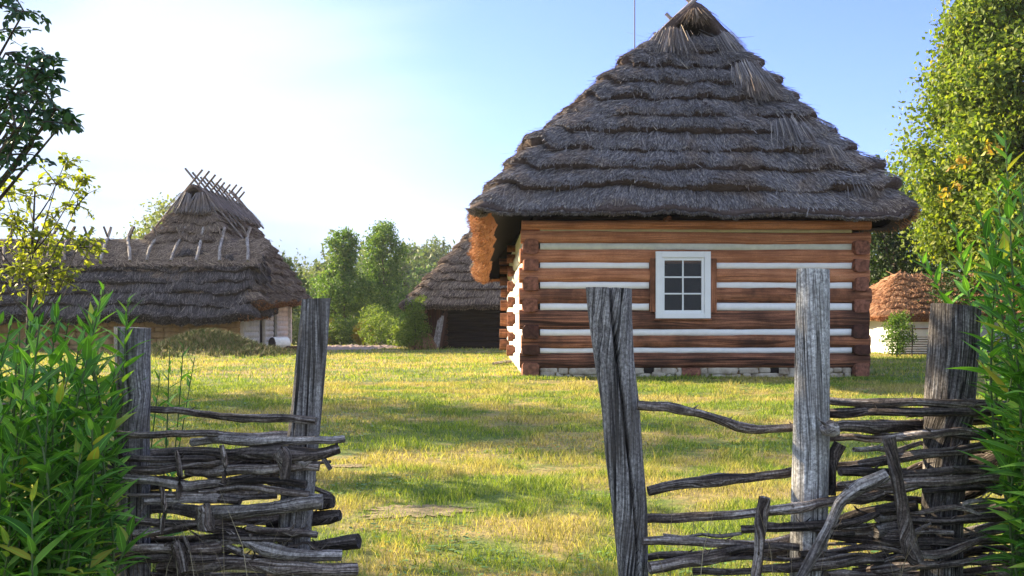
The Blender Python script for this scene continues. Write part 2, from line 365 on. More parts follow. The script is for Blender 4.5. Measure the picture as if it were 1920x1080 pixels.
def willow(name, lo, hi):
    m, t, out = newmat(name)
    oi = t.nodes.new('ShaderNodeObjectInfo'); g = t.nodes.new('ShaderNodeNewGeometry')
    r = mth(t, 'FRACT', mth(t, 'ADD', oi.outputs['Random'], g.outputs['Random Per Island']))
    uvn = t.nodes.new('ShaderNodeTexCoord'); sp = t.nodes.new('ShaderNodeSeparateXYZ'); t.links.new(uvn.outputs['UV'], sp.inputs[0])
    rib = mth(t, 'ABSOLUTE', mth(t, 'SUBTRACT', sp.outputs[0], .5))
    c = ramp(t, r, [(0, lo), (.45, tuple((a+b)/2 for a, b in zip(lo, hi))), (.8, hi), (.93, (hi[0]*1.7, hi[1]*1.35, hi[2]*1.3)), (1, (.42, .36, .06))])
    c = mixc(t, ramp(t, rib, [(.0, (1, 1, 1)), (.06, (0, 0, 0))]), c, tuple(min(1, x*1.9) for x in hi))
    vein = noisen(t, tex(t, 'UV', (4, 40, 1)), 1, 2)
    p = princ(t, None, c, .58, vein, .25, .002, spec=.22); tr = t.nodes.new('ShaderNodeBsdfTranslucent')
    t.links.new(mixc(t, 1.0, c, (1.7, 1.9, .6), 'MULTIPLY'), tr.inputs[0])
    mx = t.nodes.new('ShaderNodeMixShader'); mx.inputs[0].default_value = .35
    t.links.new(p.outputs[0], mx.inputs[1]); t.links.new(tr.outputs[0], mx.inputs[2]); t.links.new(mx.outputs[0], out.inputs[0]); return m
M['willow'] = willow('willow_leaf', (.045, .13, .024), (.15, .32, .055))
M['stem'] = plain('green_stem', (.10, .15, .05), .6, 20, .4, .1)

# ------------------------------------------------------------------ ground
GP = [(-50, 0), (3, 0), (8, .06), (18, .20), (30, .16), (38, .12), (46, -.05), (70, -.35), (110, -.5), (2000, -.5)]
def gz(x, y):
    for (a, za), (b, zb) in zip(GP, GP[1:]):
        if y <= b:
            s = (y-a)/(b-a); s = s*s*(3-2*s); z = za+(zb-za)*s; break
    else: z = GP[-1][1]
    z += .035*n3(x*.35, y*.35, 1)+.012*n3(x*1.7, y*1.7, 4)
    # the weedy mound in front of the shed
    z += .70*math.exp(-((x+9.9)/1.5)**2-((y-32.0)/1.6)**2)
    if y > 100: z += 9*(1-math.cos(min(1, (y-100)/90)*math.pi))/2*(.75+.5*n3(x*.008+3, y*.004, 7))
    return z
ys = np.concatenate([np.arange(-12, 3, 1.5), np.arange(3, 24, .3), np.arange(24, 50, .6), np.arange(50, 110, 3), np.geomspace(110, 900, 34)])
xs = np.concatenate([-np.geomspace(700, 20, 22), np.arange(-19, -3, .5), np.arange(-3, 8, .3), np.arange(8, 20, .6), np.geomspace(20, 700, 22)])
V = [(x, y, gz(x, y)) for y in ys for x in xs]
nx = len(xs); F = [(j*nx+i, j*nx+i+1, (j+1)*nx+i+1, (j+1)*nx+i) for j in range(len(ys)-1) for i in range(nx-1)]
tag(mesh_np('ground', V, [np.array(F)], M['ground'], smooth=True), kind='structure')

# grass blades
rng = np.random.default_rng(5)
GX = np.arange(-24, 24, .25); GY = np.arange(0, 62, .25)
GZ = np.array([[gz(x, y) for x in GX] for y in GY])
def gzv(x, y):
    fx = np.clip((x-GX[0])/.25, 0, len(GX)-1.001); fy = np.clip((y-GY[0])/.25, 0, len(GY)-1.001)
    i = fx.astype(int); j = fy.astype(int); a = fx-i; b = fy-j
    return GZ[j, i]*(1-a)*(1-b)+GZ[j, i+1]*a*(1-b)+GZ[j+1, i]*(1-a)*b+GZ[j+1, i+1]*a*b
BARE = [((790-960)/1844*6.35, 6.3, .42, .22), ((650-960)/1844*8.2, 8.2, .22, .10), (1.3, 17.0, 1.3, .45), (-1.7, 5.6, .3, .16)]
def blades(name, x, y, h, wd, mat, lean=.5, label=None):
    n = len(x); z = gzv(x, y)-.01
    a = rng.uniform(0, 2*np.pi, n); d = rng.uniform(0, 2*np.pi, n); ln = h*rng.uniform(.15, lean+.3, n)
    cx, cy = np.cos(a)*wd/2, np.sin(a)*wd/2; lx, ly = np.cos(d)*ln, np.sin(d)*ln
    V = np.empty((n, 5, 3))
    V[:, 0] = np.stack([x-cx, y-cy, z], 1); V[:, 1] = np.stack([x+cx, y+cy, z], 1)
    V[:, 2] = np.stack([x+cx*.8+lx*.35, y+cy*.8+ly*.35, z+h*.6], 1); V[:, 3] = np.stack([x-cx*.8+lx*.35, y-cy*.8+ly*.35, z+h*.6], 1)
    V[:, 4] = np.stack([x+lx, y+ly, z+h], 1)
    b = np.arange(n)[:, None]*5
    o = mesh_np(name, V.reshape(-1, 3), [b+np.array([[0, 1, 2, 3]]), b+np.array([[3, 2, 4]])], mat)
    return tag(o, label, 'grass' if label else None, kind='stuff')
def scatter(n, y0, y1, mgn=.6):
    y = np.sqrt(rng.uniform(y0**2, y1**2, n)); x = rng.uniform(-.545, .545, n)*(y+mgn)
    return x, y
def keep_house(x, y):
    k = ~((x > .3) & (x < 6.7) & (y > 18.5) & (y < 30.5)) & ~((x < -9.9) & (x > -28) & (y > 36) & (y < 44)) & ~((x > -3.4) & (x < 3.6) & (y > 40.3))
    for (bx, by, sx, sy) in BARE:
        q = ((x-bx)/sx)**2+((y-by)/sy)**2
        k &= ~((q < 1+rng.uniform(-.5, .5, len(x))) & (rng.random(len(x)) < .35))
    k &= ~((y > 37) & (y < 50) & (x > -11) & (x < -5.4+.0*x) & ((x+.36*0) < -4.9))
    return k
def clump(x, y, s=2.3, amt=.7):
    f = np.array([n3(a*s, b*s, 9) for a, b in zip(x, y)])
    return f
for (cnt, y0, y1, hm, wd) in ((110000, 3.4, 8.5, .042, .0048), (135000, 8.5, 17, .045, .0085), (75000, 17, 34, .055, .017), (30000, 34, 60, .07, .03)):
    x, y = scatter(cnt, y0, y1); k = keep_house(x, y); x, y = x[k], y[k]
    f = clump(x, y); h = hm*(.55+rng.random(len(x))*.9)*(1+f*1.1); h = np.clip(h, .015, .2)
    tall = rng.random(len(x)) < .006; h[tall] *= 2.4
    blades('grass', x, y, h, wd*rng.uniform(.7, 1.3, len(x)), M['blade'], .7, 'short mown grass with yellow dry patches across the farmyard')
# clover and plantain leaves lying low in the sward
x, y = scatter(60000, 3.6, 22); f = clump(x, y, .9); k = (f > .12) & keep_house(x, y); x, y = x[k], y[k]; n = len(x); z = gzv(x, y)+rng.uniform(.006, .03, n)
a = rng.uniform(0, 2*np.pi, n); s_ = rng.uniform(.008, .02, n)*(1+.05*y); tz = rng.uniform(-.35, .35, n)
V = np.empty((n, 4, 3))
for q in range(4):
    aa = a+q*np.pi/2; V[:, q] = np.stack([x+np.cos(aa)*s_*(1 if q % 2 else .6), y+np.sin(aa)*s_*(1 if q % 2 else .6), z+tz*s_*np.cos(aa)], 1)
tag(mesh_np('clover', V.reshape(-1, 3), [np.arange(n)[:, None]*4+np.array([[0, 1, 2, 3]])], M['clover']), 'patches of low dark green clover in the lawn', 'clover', kind='stuff')
# longer tufts at the fences, the house foot and the mound
def tufts(n, f, hm, wd, mat, label):
    P = []
    for _ in range(n):
        cx_, cy_ = f(); k = random.randint(8, 18)
        for __ in range(k): P.append((cx_+random.gauss(0, .05), cy_+random.gauss(0, .05)))
    P = np.array(P); blades('tall_grass', P[:, 0], P[:, 1], hm*rng.uniform(.4, 1.2, len(P)), wd*rng.uniform(.7, 1.3, len(P)), mat, .8, label)
random.seed(3)
tufts(260, lambda: (random.choice((random.uniform(-2.4, -.55), random.uniform(.5, 2.6))), random.uniform(3.75, 4.6)), .22, .006, M['blade'], 'long grass tufts growing at the foot of the wattle fences')
tufts(240, lambda: (random.uniform(.2, 7), 18.1-abs(random.gauss(0, .25))), .07, .010, M['blade'], 'uncut grass along the stone footing of the striped log house')
tufts(900, lambda: (random.gauss(-9.9, 1.4), random.gauss(31.6, 1.0)), .20, .025, M['weed'], 'rough dry weeds covering the earth mound by the long shed')

# dry stems caught among the rods
P = np.array([(random.choice((random.uniform(-1.75, -.75), random.uniform(-1.75, -.75), random.uniform(.6, 2.2))), random.choice((random.uniform(3.78, 3.88), random.uniform(4.1, 4.4)))) for _ in range(170)])
blades('dry_stems', P[:, 0], P[:, 1], rng.uniform(.25, .75, len(P)), .0028, M['hay_pale'], .35, 'thin dry grass stems standing among the rods of the wattle fences')
# tilled plot beyond the yard
V, F = [], []; sxs = np.linspace(0, 1, 90); sys_ = np.linspace(0, 1, 50)
for b in sys_:
    Y = 38.5+b*11.5
    for a in sxs:
        x0 = at(530, 0, Y).x; x1 = at(700+60*b+10*math.sin(b*9), 0, Y).x
        X = x0+(x1-x0)*a
        e = min(a, 1-a, b, 1-b)*8
        V.append((X, Y, gz(X, Y)-.03+min(1, e)*(.09+.10*abs(n3(X*2.3, Y*2.3, 3))+.05*n3(X*7, Y*7, 1))))
F = [(j*90+i, j*90+i+1, (j+1)*90+i+1, (j+1)*90+i) for j in range(49) for i in range(89)]
tag(mesh_np('tilled_soil', V, [np.array(F)], M['soil'], smooth=False), kind='structure')
# bare sandy spots in the lawn
def patch(bx, by, sx, sy, sd_):
    n = 70; V = [(bx, by, gz(bx, by)+.010)]
    for k in range(n):
        a = 2*math.pi*k/n; r = .8+.5*n3(math.cos(a)*2+sd_, math.sin(a)*2, 5)+.5*n3(math.cos(a)*7+sd_, math.sin(a)*7, 3)
        X, Yy = bx+math.cos(a)*sx*r, by+math.sin(a)*sy*r; V.append((X, Yy, gz(X, Yy)+.006))
    tag(mesh_np('bare_earth', V, [np.array([(0, 1+k, 1+(k+1) % n) for k in range(n)])], M['earth']), kind='structure')
for i, (bx, by, sx, sy) in enumerate(BARE[:2]+BARE[3:]): patch(bx, by, sx, sy, i)

# ------------------------------------------------------------------ thatch
def ringw(nside, r):
    """weights on the 4 corners for a closed path with rounded corners; nside: samples per side"""
    W = []; eye = np.eye(4)
    for i in range(4):
        A, B, P = eye[i], eye[(i+1) % 4], eye[(i-1) % 4]
        a = P*r[(i-1) % 4]+A*(1-r[(i-1) % 4]); c = A*(1-r[i])+B*r[i]
        for s in np.linspace(0, 1, 7)[:-1]: W.append((1-s)**2*a+2*s*(1-s)*A+s*s*c)
        e = A*r[i]+B*(1-r[i])
        for s in np.linspace(0, 1, nside[i]+1)[:-1]: W.append(c*(1-s)+e*s)
    return np.array(W)
def thatch_roof(parent, B, T, ncourse, bedmat_, strawmat, nside=(60, 60, 60, 60), r=(.08,)*4, lip=.13, dens=(100,)*4, sw=.011, sl=(.14, .34),
                seed=1, wav=.05, eavemat=None, eave_th=.3, hipw=.13, bulge=None, front_th=None, first=1.0, stray=.01):
    """stepped courses of straw running round a hipped roof; corners B (eave) and T (top), order: front-left, front-right, back-right, back-left"""
    rg = np.random.default_rng(seed)
    W = ringw(nside, r); m = len(W); B = np.array(B, float); T = np.array(T, float)
    E = W@B; U = W@T; D = U-E; BV = W@np.array(bulge if bulge is not None else np.zeros((4, 3)), float); SL = np.linalg.norm(D, axis=1); Dn = D/SL[:, None]
    nxt = np.roll(E, -1, 0)-np.roll(E, 1, 0); Nn = np.cross(nxt, D); Nn /= np.linalg.norm(Nn, axis=1)[:, None]
    if Nn[np.argmin(E[:, 1])][1] > 0: Nn = -Nn
    side = np.argmax(W, axis=1)
    # side index of each sample: which edge it is on
    seg = []
    for i in range(4): seg += [i]*3+[i]*3+[i]*nside[i]
    seg = np.array(seg[:m])
    length = np.linalg.norm(np.roll(E, -1, 0)-E, axis=1)
    cum = np.concatenate(([0], np.cumsum(length)[:-1]))
    cs_ = [0]+[3*0+6*(i+1)+sum(nside[:i+1]) for i in range(3)]; hipc = [cum[(q+3) % m] for q in cs_]
    nz_ = lambda a, k, f=1.0: np.array([n3(q*f, k*3.7+seed, 2.2) for q in a])
    ts = np.linspace(0, 1, ncourse+1); ts = ts**1.02
    # inner deck that carries the straw
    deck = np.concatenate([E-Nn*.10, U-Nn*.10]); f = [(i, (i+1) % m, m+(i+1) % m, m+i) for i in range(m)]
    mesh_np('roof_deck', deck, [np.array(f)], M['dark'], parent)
    for k in range(ncourse):
        t0, t1 = ts[k], min(1.0, ts[k+1]+.45/ncourse)
        jag = (nz_(cum, k, .9)*1.0+nz_(cum, k+40, 3.5)*.5+nz_(cum, k+90, 11)*.35)*wav/SL*1.6
        for c0_ in hipc:
            dd_ = np.abs((cum-c0_+cum[-1]/2) % cum[-1]-cum[-1]/2); jag = jag+hipw*np.sin(dd_*6.5+.4)*np.exp(-(dd_/.75)**2)*(1 if k else .35)/SL
        bul = 1+.8*nz_(cum, k+20, 1.2)+.4*nz_(cum, k+60, 5)
        if k == 0: bul = bul*np.where(seg == 3, .85+.35*np.abs(np.sin(cum*3.1+.4*np.sin(cum*5))), 1)
        L = lip*bul*((.62 if front_th is not None else 1) if k == 0 else 1)
        rows = []
        def row(t, off): rows.append(E+D*(t)[:, None]+Nn*(off)[:, None]+BV*np.sin(np.pi*np.clip(t, 0, 1))[:, None])
        one = np.ones(m)
        th = eave_th if k == 0 else .10
        if k == 0 and front_th is not None:
            fw = np.where(seg == 0, 1.0, 0.0); kk = np.ones(9)/9; fw = np.convolve(np.concatenate([fw[-4:], fw, fw[:4]]), kk, 'valid'); th = eave_th+(front_th-eave_th)*fw
        row(t0+jag+(.02/SL if k else .16/SL), -one*(.02 if k else th*.95))
        if k == 0: row(t0+jag+.0/SL, -one*th*.75)
        row(t0+jag-.015/SL-(.05/SL if k == 0 else 0), L*.25 if k else -one*th*.35)
        shv = (.85*L*fw if k == 0 and front_th is not None else 0*L)
        sh = (.85*L*fw if k == 0 and front_th is not None else 0*L)/SL
        row(t0+jag-.03/SL-sh, L*.8); row(t0+jag+.05/SL-sh, L*1.02)
        row(t0+(t1-t0)*.25+0*jag, L*.80); row(t0+(t1-t0)*.62+0*jag, L*.32); row(t1*one, L*.04)
        V = np.concatenate(rows); nr = len(rows); F = []
        for a in range(nr-1):
            for i in range(m):
                j = (i+1) % m; F.append((a*m+i, a*m+j, (a+1)*m+j, (a+1)*m+i))
        nbed = len(V)
        c = mesh_np('thatch_course', V, [np.array(F)], bedmat_, parent, smooth=True)
        if k == 0 and eavemat:
            c.data.materials.append(eavemat)
            mi = np.zeros(len(F), dtype=np.int32); mi[:2*m] = 1; mi[:m] = seg >= 2; mi[m:2*m] = seg >= 2; mi[2*m:3*m] = seg >= 2; c.data.polygons.foreach_set('material_index', mi)
        for fsel, fmat in (((seg != 0), M['straw_eave']), ((seg == 0), strawmat)):   # cut straw ends under the eave, side ones coloured as sunlit
            if k or not eavemat: break
            tot = int((length*np.array(dens)[seg]*.45*fsel).sum())
            pp_ = length*fsel*np.array(dens)[seg]
            if tot > 10:
                pk = rg.choice(m, tot, p=pp_/pp_.sum()); f_ = rg.random(tot); j2 = (pk+1) % m; u_ = rg.random(tot)
                g_ = lambda A: (A[pk].T*(1-f_)+A[j2].T*f_).T
                tv = th if np.isscalar(th) else g_(th)
                ofs = -tv*.9+(tv*.9+g_(L)*.95)*u_; up_ = np.interp(u_, [0, .15, .5, 1], [.06, -.03, -.10, -.06])-g_(shv)*u_
                c0 = g_(E)+g_(D)*(g_(jag)+up_/g_(SL))[:, None]+g_(Nn)*ofs[:, None]
                dr_ = -g_(Dn)*.75+g_(Nn)*(u_-.3)[:, None]+rg.normal(0, .22, (tot, 3)); ln = rg.uniform(.05, .12, tot)
                ar = rg.uniform(0, np.pi, tot)[:, None]; wv = (np.cross(g_(Dn), g_(Nn))*np.cos(ar)+g_(Nn)*np.sin(ar))*sw*1.0
                VV = np.empty((tot, 4, 3)); b0 = c0-dr_*(ln*.4)[:, None]; b1 = c0+dr_*(ln*.5)[:, None]
                VV[:, 0] = b0-wv*.5; VV[:, 1] = b0+wv*.5; VV[:, 2] = b1+wv*.3; VV[:, 3] = b1-wv*.3
                mesh_np('straw', VV.reshape(-1, 3), [np.arange(tot)[:, None]*4+np.array([[0, 1, 2, 3]])], fmat, c)['kind'] = 'stuff'
        # straws lying on this course
        area = length*SL/ncourse
        cnt = (area*np.array(dens)[seg]*(1.25)); tot = int(cnt.sum())
        if tot < 5: continue
        pick = rg.choice(m, tot, p=cnt/cnt.sum()); fr = rg.random(tot); j = (pick+1) % m
        lerp = lambda A: A[pick]*(1-fr)[:, None]+A[j]*fr[:, None] if A.ndim == 2 else A[pick]*(1-fr)+A[j]*fr
        e, d, nn_, dn, sl_, jg, LL = lerp(E), lerp(D), lerp(Nn), lerp(Dn), lerp(SL), lerp(jag), lerp(L)
        v = rg.random(tot)**1.35          # more of them near the lip
        dt = (ts[k+1]-ts[k])
        ln = rg.uniform(sl[0], sl[1], tot)
        stry = rg.random(tot) < stray; ln[stry] *= 1.9
        tt = t0+jg+dt*v                  # lower tip
        tip_t = tt-ln*.30/sl_; tip_t = np.maximum(tip_t, t0+jg-((.10 if k == 0 and front_th is not None else 0)+.005+.045*rg.random(tot)+stry*.16)/sl_)
        prof = lambda q: np.interp(q, [-.2, 0, .06, .36, .9, 1.45], [.85, .95, 1.04, .83, .34, .06])
        vt = (tip_t-t0-jg)/dt; vr = vt+ln/sl_/dt
        offt = LL*prof(vt)+rg.uniform(.012, .045, tot)+stry*.03
        offr = LL*prof(vr)+rg.uniform(-.006, .012, tot)
        bv = lerp(BV); sn_ = lambda q: np.sin(np.pi*np.clip(q, 0, 1))[:, None]
        tip = e+d*tip_t[:, None]+nn_*offt[:, None]+bv*sn_(tip_t)
        root = e+d*(tip_t+ln/sl_)[:, None]+nn_*offr[:, None]+bv*sn_(tip_t+ln/sl_)
        tan = np.cross(dn, nn_); ya = rg.normal(0, .17, tot); ya[stry] *= 2.5
        tip += tan*(ya*ln)[:, None]
        ar = rg.normal(0, .55, tot)[:, None]; wv = (tan*np.cos(ar)+nn_*np.sin(ar))*(sw*rg.uniform(.5, 1.3, tot))[:, None]
        VV = np.empty((tot, 4, 3)); VV[:, 0] = root-wv*.5; VV[:, 1] = root+wv*.5; VV[:, 2] = tip+wv*.32; VV[:, 3] = tip-wv*.32
        mesh_np('straw', VV.reshape(-1, 3), [np.arange(tot)[:, None]*4+np.array([[0, 1, 2, 3]])], strawmat, c)['kind'] = 'stuff'
    return dict(E=E, U=U, N=Nn)
def straw_bundle(name, parent, base, tipdir, n, length, spread, width, mat, seed, fan=.25):
    rg = np.random.default_rng(seed); base = np.array(base); d = np.array(Vector(tipdir).normalized())
    s = np.array(Vector(d).cross(Vector((0, 0, 1)) if abs(d[2]) < .95 else Vector((1, 0, 0))).normalized()); q = np.cross(d, s)
    ra, rb = rg.normal(0, 1, n), rg.normal(0, 1, n)
    root = base+s*(ra*spread)[:, None]+q*(rb*spread*.6)[:, None]
    ln = length*rg.uniform(.7, 1.1, n)
    tip = root+d*ln[:, None]+s*((ra*fan+rg.normal(0, .06, n))*ln)[:, None]+q*(rb*fan*.4*ln)[:, None]
    ang = rg.uniform(0, np.pi, n); wv = s*np.cos(ang)[:, None]*width+q*np.sin(ang)[:, None]*width
    VV = np.empty((n, 4, 3)); VV[:, 0] = root-wv*.5; VV[:, 1] = root+wv*.5; VV[:, 2] = tip+wv*.3; VV[:, 3] = tip-wv*.3
    o = mesh_np(name, VV.reshape(-1, 3), [np.arange(n)[:, None]*4+np.array([[0, 1, 2, 3]])], mat, parent); o['kind'] = 'stuff'; return o
def ridge_cap(parent, xc, y0, y1, z, hw, h, bed_, straw_, seed, dens=500, sw=.012, over=.0, flare=1.0):
    """saddle of straw over the ridge; open at the front, where the smoke hole is"""
    rg = np.random.default_rng(seed); n = 14; ny = max(6, int((y1-y0)/.25)); V = []; F = []
    prof = []
    for i in range(n+1):
        s = i/n*2-1
        prof.append((s*hw*(1.12), h*(1-abs(s)**1.25)))
    for lay, th in ((0, 0.0), (1, .14)):
        for j in range(ny+1):
            y = y0+(y1-y0)*j/ny
            for i, (a, b) in enumerate(prof):
                k = 1+.06*n3(a*3, y*2, seed)
                fy = -over*(b/h) if j == 0 else 0
                V.append((xc+a*k*(1+th/hw), y+fy, z-.12+(b+th)*k+(0 if th else 0)))
    S = (ny+1)*(n+1)
    for j in range(ny):
        for i in range(n):
            a = j*(n+1)+i; F.append((a, a+1, a+n+2, a+n+1)); a += S; F.append((a, a+n+1, a+n+2, a+1))
    for i in range(n): F.append((i, S+i, S+i+1, i+1)); a = ny*(n+1)+i; F.append((a, a+1, S+a+1, S+a))
    c = mesh_np('ridge_cap', V, [np.array(F)], bed_, parent, smooth=True)
    tot = int((y1-y0)*hw*2.4*dens); s = rg.uniform(-1, 1, tot); y = rg.uniform(y0-over*.6, y1, tot)
    def P(s, off):
        b = h*(1-np.abs(s)**1.25)
        return np.stack([xc+s*hw*1.12*(1+.14/hw)+np.sign(s)*off*.6, y, z-.12+b+.14+off*.8], 1)
    ln = rg.uniform(.15, .4, tot)/hw*.8; s1 = s+np.sign(s)*ln
    root = P(s, .005); tip = P(np.clip(s1, -1.25, 1.25), .035); tip[:, 1] += rg.normal(0, .05, tot)
    wv = np.zeros((tot, 3)); wv[:, 1] = sw
    VV = np.empty((tot, 4, 3)); VV[:, 0] = root-wv*.5; VV[:, 1] = root+wv*.5; VV[:, 2] = tip+wv*.3; VV[:, 3] = tip-wv*.3
    mesh_np('straw', VV.reshape(-1, 3), [np.arange(tot)[:, None]*4+np.array([[0, 1, 2, 3]])], straw_, c)['kind'] = 'stuff'
    # near-black sheet standing in for the shade inside the smoke hole
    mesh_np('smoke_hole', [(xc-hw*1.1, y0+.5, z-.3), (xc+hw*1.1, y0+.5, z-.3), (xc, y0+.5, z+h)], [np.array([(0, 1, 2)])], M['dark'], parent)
def log(name, a, b, rh, rd, mat, parent, seed, p=3.2, n=16, sag=.035):
    a, b = Vector(a), Vector(b); L = (b-a).length; k = max(3, int(L/.28)); path = []; ra = []; rb = []
    for i in range(k+1):
        s = i/k; q = a.lerp(b, s); q.z += sag*n3(s*L*.35, seed*3.3, 1); path.append(q)
        v = 1+.10*n3(s*L*.8, seed*5.1, 4); ra.append(rd*(1+.03*n3(s*L, seed, 8))); rb.append(rh*v)
    return tube(name, path, ra, mat, parent, rb=rb, n=n, p=p, rough=.05, freq=1.6, seed=seed)
def stone(parent, a, b, mat, seed, name='stone'):
    """rough block filling the box a..b"""
    a = np.array(a, float); b = np.array(b, float); g = 3; V = []; idx = {}; F = []
    c = (a+b)/2; h = (b-a)/2
    def vid(i, j, k):
        if (i, j, k) not in idx:
            q = np.array([i, j, k])/g*2-1
            q = np.sign(q)*np.abs(q)**.8; q *= 1-.10*(np.abs(q[[1, 2, 0]])*np.abs(q[[2, 0, 1]]))
            nn = n3(q[0]*1.2+seed*3.1, q[1]*1.2, q[2]*1.2); idx[(i, j, k)] = len(V); V.append(c+h*q*(1+.12*nn))
        return idx[(i, j, k)]
    for u in range(g):
        for v in range(g):
            F += [(vid(u, v, 0), vid(u, v+1, 0), vid(u+1, v+1, 0), vid(u+1, v, 0)), (vid(u, v, g), vid(u+1, v, g), vid(u+1, v+1, g), vid(u, v+1, g)),
                  (vid(u, 0, v), vid(u+1, 0, v), vid(u+1, 0, v+1), vid(u, 0, v+1)), (vid(u, g, v), vid(u, g, v+1), vid(u+1, g, v+1), vid(u+1, g, v)),
                  (vid(0, u, v), vid(0, u, v+1), vid(0, u+1, v+1), vid(0, u+1, v)), (vid(g, u, v), vid(g, u+1, v), vid(g, u+1, v+1), vid(g, u, v+1))]
    return mesh_np(name, V, [np.array(F)], mat, parent, smooth=True)

# ------------------------------------------------------------------ main house (local: x along the front, y backwards)
HX, HY, HR = .18, 18.4, .030
house = empty('log_house', (HX, HY, 0), 'large log house with ochre logs, white striped joints and a tall grey thatched roof', 'house', rz=HR)
zf = lambda y: CZ+(HOR-y)/100.2
HW, HL = 6.60, 12.0
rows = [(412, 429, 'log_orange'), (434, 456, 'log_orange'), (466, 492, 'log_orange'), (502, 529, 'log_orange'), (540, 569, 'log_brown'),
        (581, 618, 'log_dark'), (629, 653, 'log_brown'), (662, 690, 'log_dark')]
WX0, WX1 = (1222-980)/100.2, (1348-980)/100.2     # window opening with its posts
sd0 = 0
for i, (y0, y1, mt) in enumerate(rows):
    zc = (zf(y0)+zf(y1))/2; rh = (zf(y0)-zf(y1))/2+.008
    x0, x1 = -.02+.03*random.uniform(-1, 1), HW+.02+.03*random.uniform(-1, 1)
    if i in (3, 4):
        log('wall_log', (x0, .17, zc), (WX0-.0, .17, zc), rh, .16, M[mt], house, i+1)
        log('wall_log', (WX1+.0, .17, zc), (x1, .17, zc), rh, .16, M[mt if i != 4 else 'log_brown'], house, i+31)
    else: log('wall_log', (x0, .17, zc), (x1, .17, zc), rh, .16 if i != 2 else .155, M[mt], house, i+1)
# white joints, slightly recessed and uneven
def chink(xa, xb, ya, yb, seed, mat='wash', yy=.060):
    n = int((xb-xa)/.09); V = []; F = []
    for k in range(n+1):
        x = xa+(xb-xa)*k/n
        u = .012*n3(x*2.5, seed, 1); l = .012*n3(x*2.5, seed, 9); d = .006*n3(x*5, seed, 3)
        V += [(x, yy+.07, zf(ya)+.02), (x, yy+d, zf(ya)+u), (x, yy+d-.004, zf((ya+yb)/2)), (x, yy+d, zf(yb)+l), (x, yy+.07, zf(yb)-.02)]
    for k in range(n):
        for r_ in range(4): a = k*5+r_; F.append((a, a+1, a+6, a+5))
    mesh_np('chinking', V, [np.array(F)[:, ::-1]], M[mat], house, smooth=True)
M['wash_yellow'] = plain('yellowed_limewash', (.50, .42, .22), .9, 7, .2, .4, .012)
M['wash_cream'] = plain('cream_limewash', (.66, .66, .56), .9, 7, .2, .4, .012)
chink(.35, HW-.33, 429, 434, 1, 'wash_yellow'); chink(.35, HW-.33, 456, 467, 2, 'wash_cream')
for q, (ya, yb) in enumerate(((492, 502), (529, 540), (569, 581))):
    chink(.35, WX0-.01, ya, yb, 3+q); chink(WX1+.01, HW-.33, ya, yb, 13+q)
chink(.35, HW-.33, 618, 629, 7); chink(.35, HW-.33, 653, 662, 8)
# side walls: whitewashed logs lying half a log higher, their sawn ends showing in the corners
ends = [(429, 434), (449, 477), (485, 509), (519, 546), (561, 586), (608, 636), (647, 666), (680, 709)]
for q, (ya, yb) in enumerate(ends):
    zc = (zf(ya)+zf(yb))/2; rh = (zf(ya)-zf(yb))/2
    for xx in (.17, HW-.17):
        if q:
            log('wall_log', (xx, .30, zc), (xx, HL, zc), rh*1.12, .15, M['washlog'], house, 60+q+int(xx), n=10, sag=.01)
            wd = random.uniform(.14, .17)
            V, F, UV = sweep([(xx+random.uniform(-.01, .01), y_, zc) for y_ in (-.02-random.uniform(0, .04), .02, .34)], [wd*.97, wd, wd], rb=[rh*.95, rh, rh], n=18, p=4.5, rough=.09, freq=6, seed=q*2+xx, capin=-.012)
            mesh_np('log_end', V, F, M['log_end' if (q < 5 or q == 7) else 'log_end_dark'], house, UV, True)
for xx, n_ in ((.09, 'a'), (HW-.09, 'b')):         # limewash between the side logs
    sgn = 1 if xx < 1 else -1
    V = [(xx, .33, zf(712)), (xx, HL-.1, zf(712)), (xx, HL-.1, zf(412)), (xx, .33, zf(412))]
    mesh_np('chinking', V, [np.array([(0, 1, 2, 3)])], M['wash'], house)
# back wall and cross-wall logs poking out past the side walls
for yy in (HL-.15, 6.3):
    for q, (y0, y1, mt) in enumerate(rows):
        zc = (zf(y0)+zf(y1))/2; rh = (zf(y0)-zf(y1))/2
        if yy > 7: log('wall_log', (-.22+.06*random.random(), yy, zc), (HW+.2, yy, zc), rh*1.15, .15, M['log_brown'], house, 90+q, n=10, p=2.4)
        else:
            for xa, xb in ((-.14+.05*random.random(), .1), (HW-.1, HW+.14)):
                log('log_end', (xa, yy, zc), (xb, yy, zc), rh, .14, M['log_end'], house, 100+q, n=10, p=2.4)
MB().box((.3, .28, zf(712)), (WX0+.02, .34, zf(405))).box((WX1-.02, .28, zf(712)), (HW-.3, .34, zf(405))).box((WX0+.02, .282, zf(712)), (WX1-.02, .338, zf(585))) \
    .box((WX0+.02, .282, zf(484)), (WX1-.02, .338, zf(405))).build('inner_wall', M['interior'], house)
MB().box((.3, 3.6, zf(712)), (HW-.3, 3.66, zf(405))).build('inner_wall', M['interior'], house)
MB().box((.25, .2, zf(409)), (HW-.25, HL-.2, zf(404))).build('ceiling', M['interior'], house)
MB().box((.25, .2, zf(712)), (HW-.25, HL-.2, zf(706))).build('room_floor', M['interior'], house)
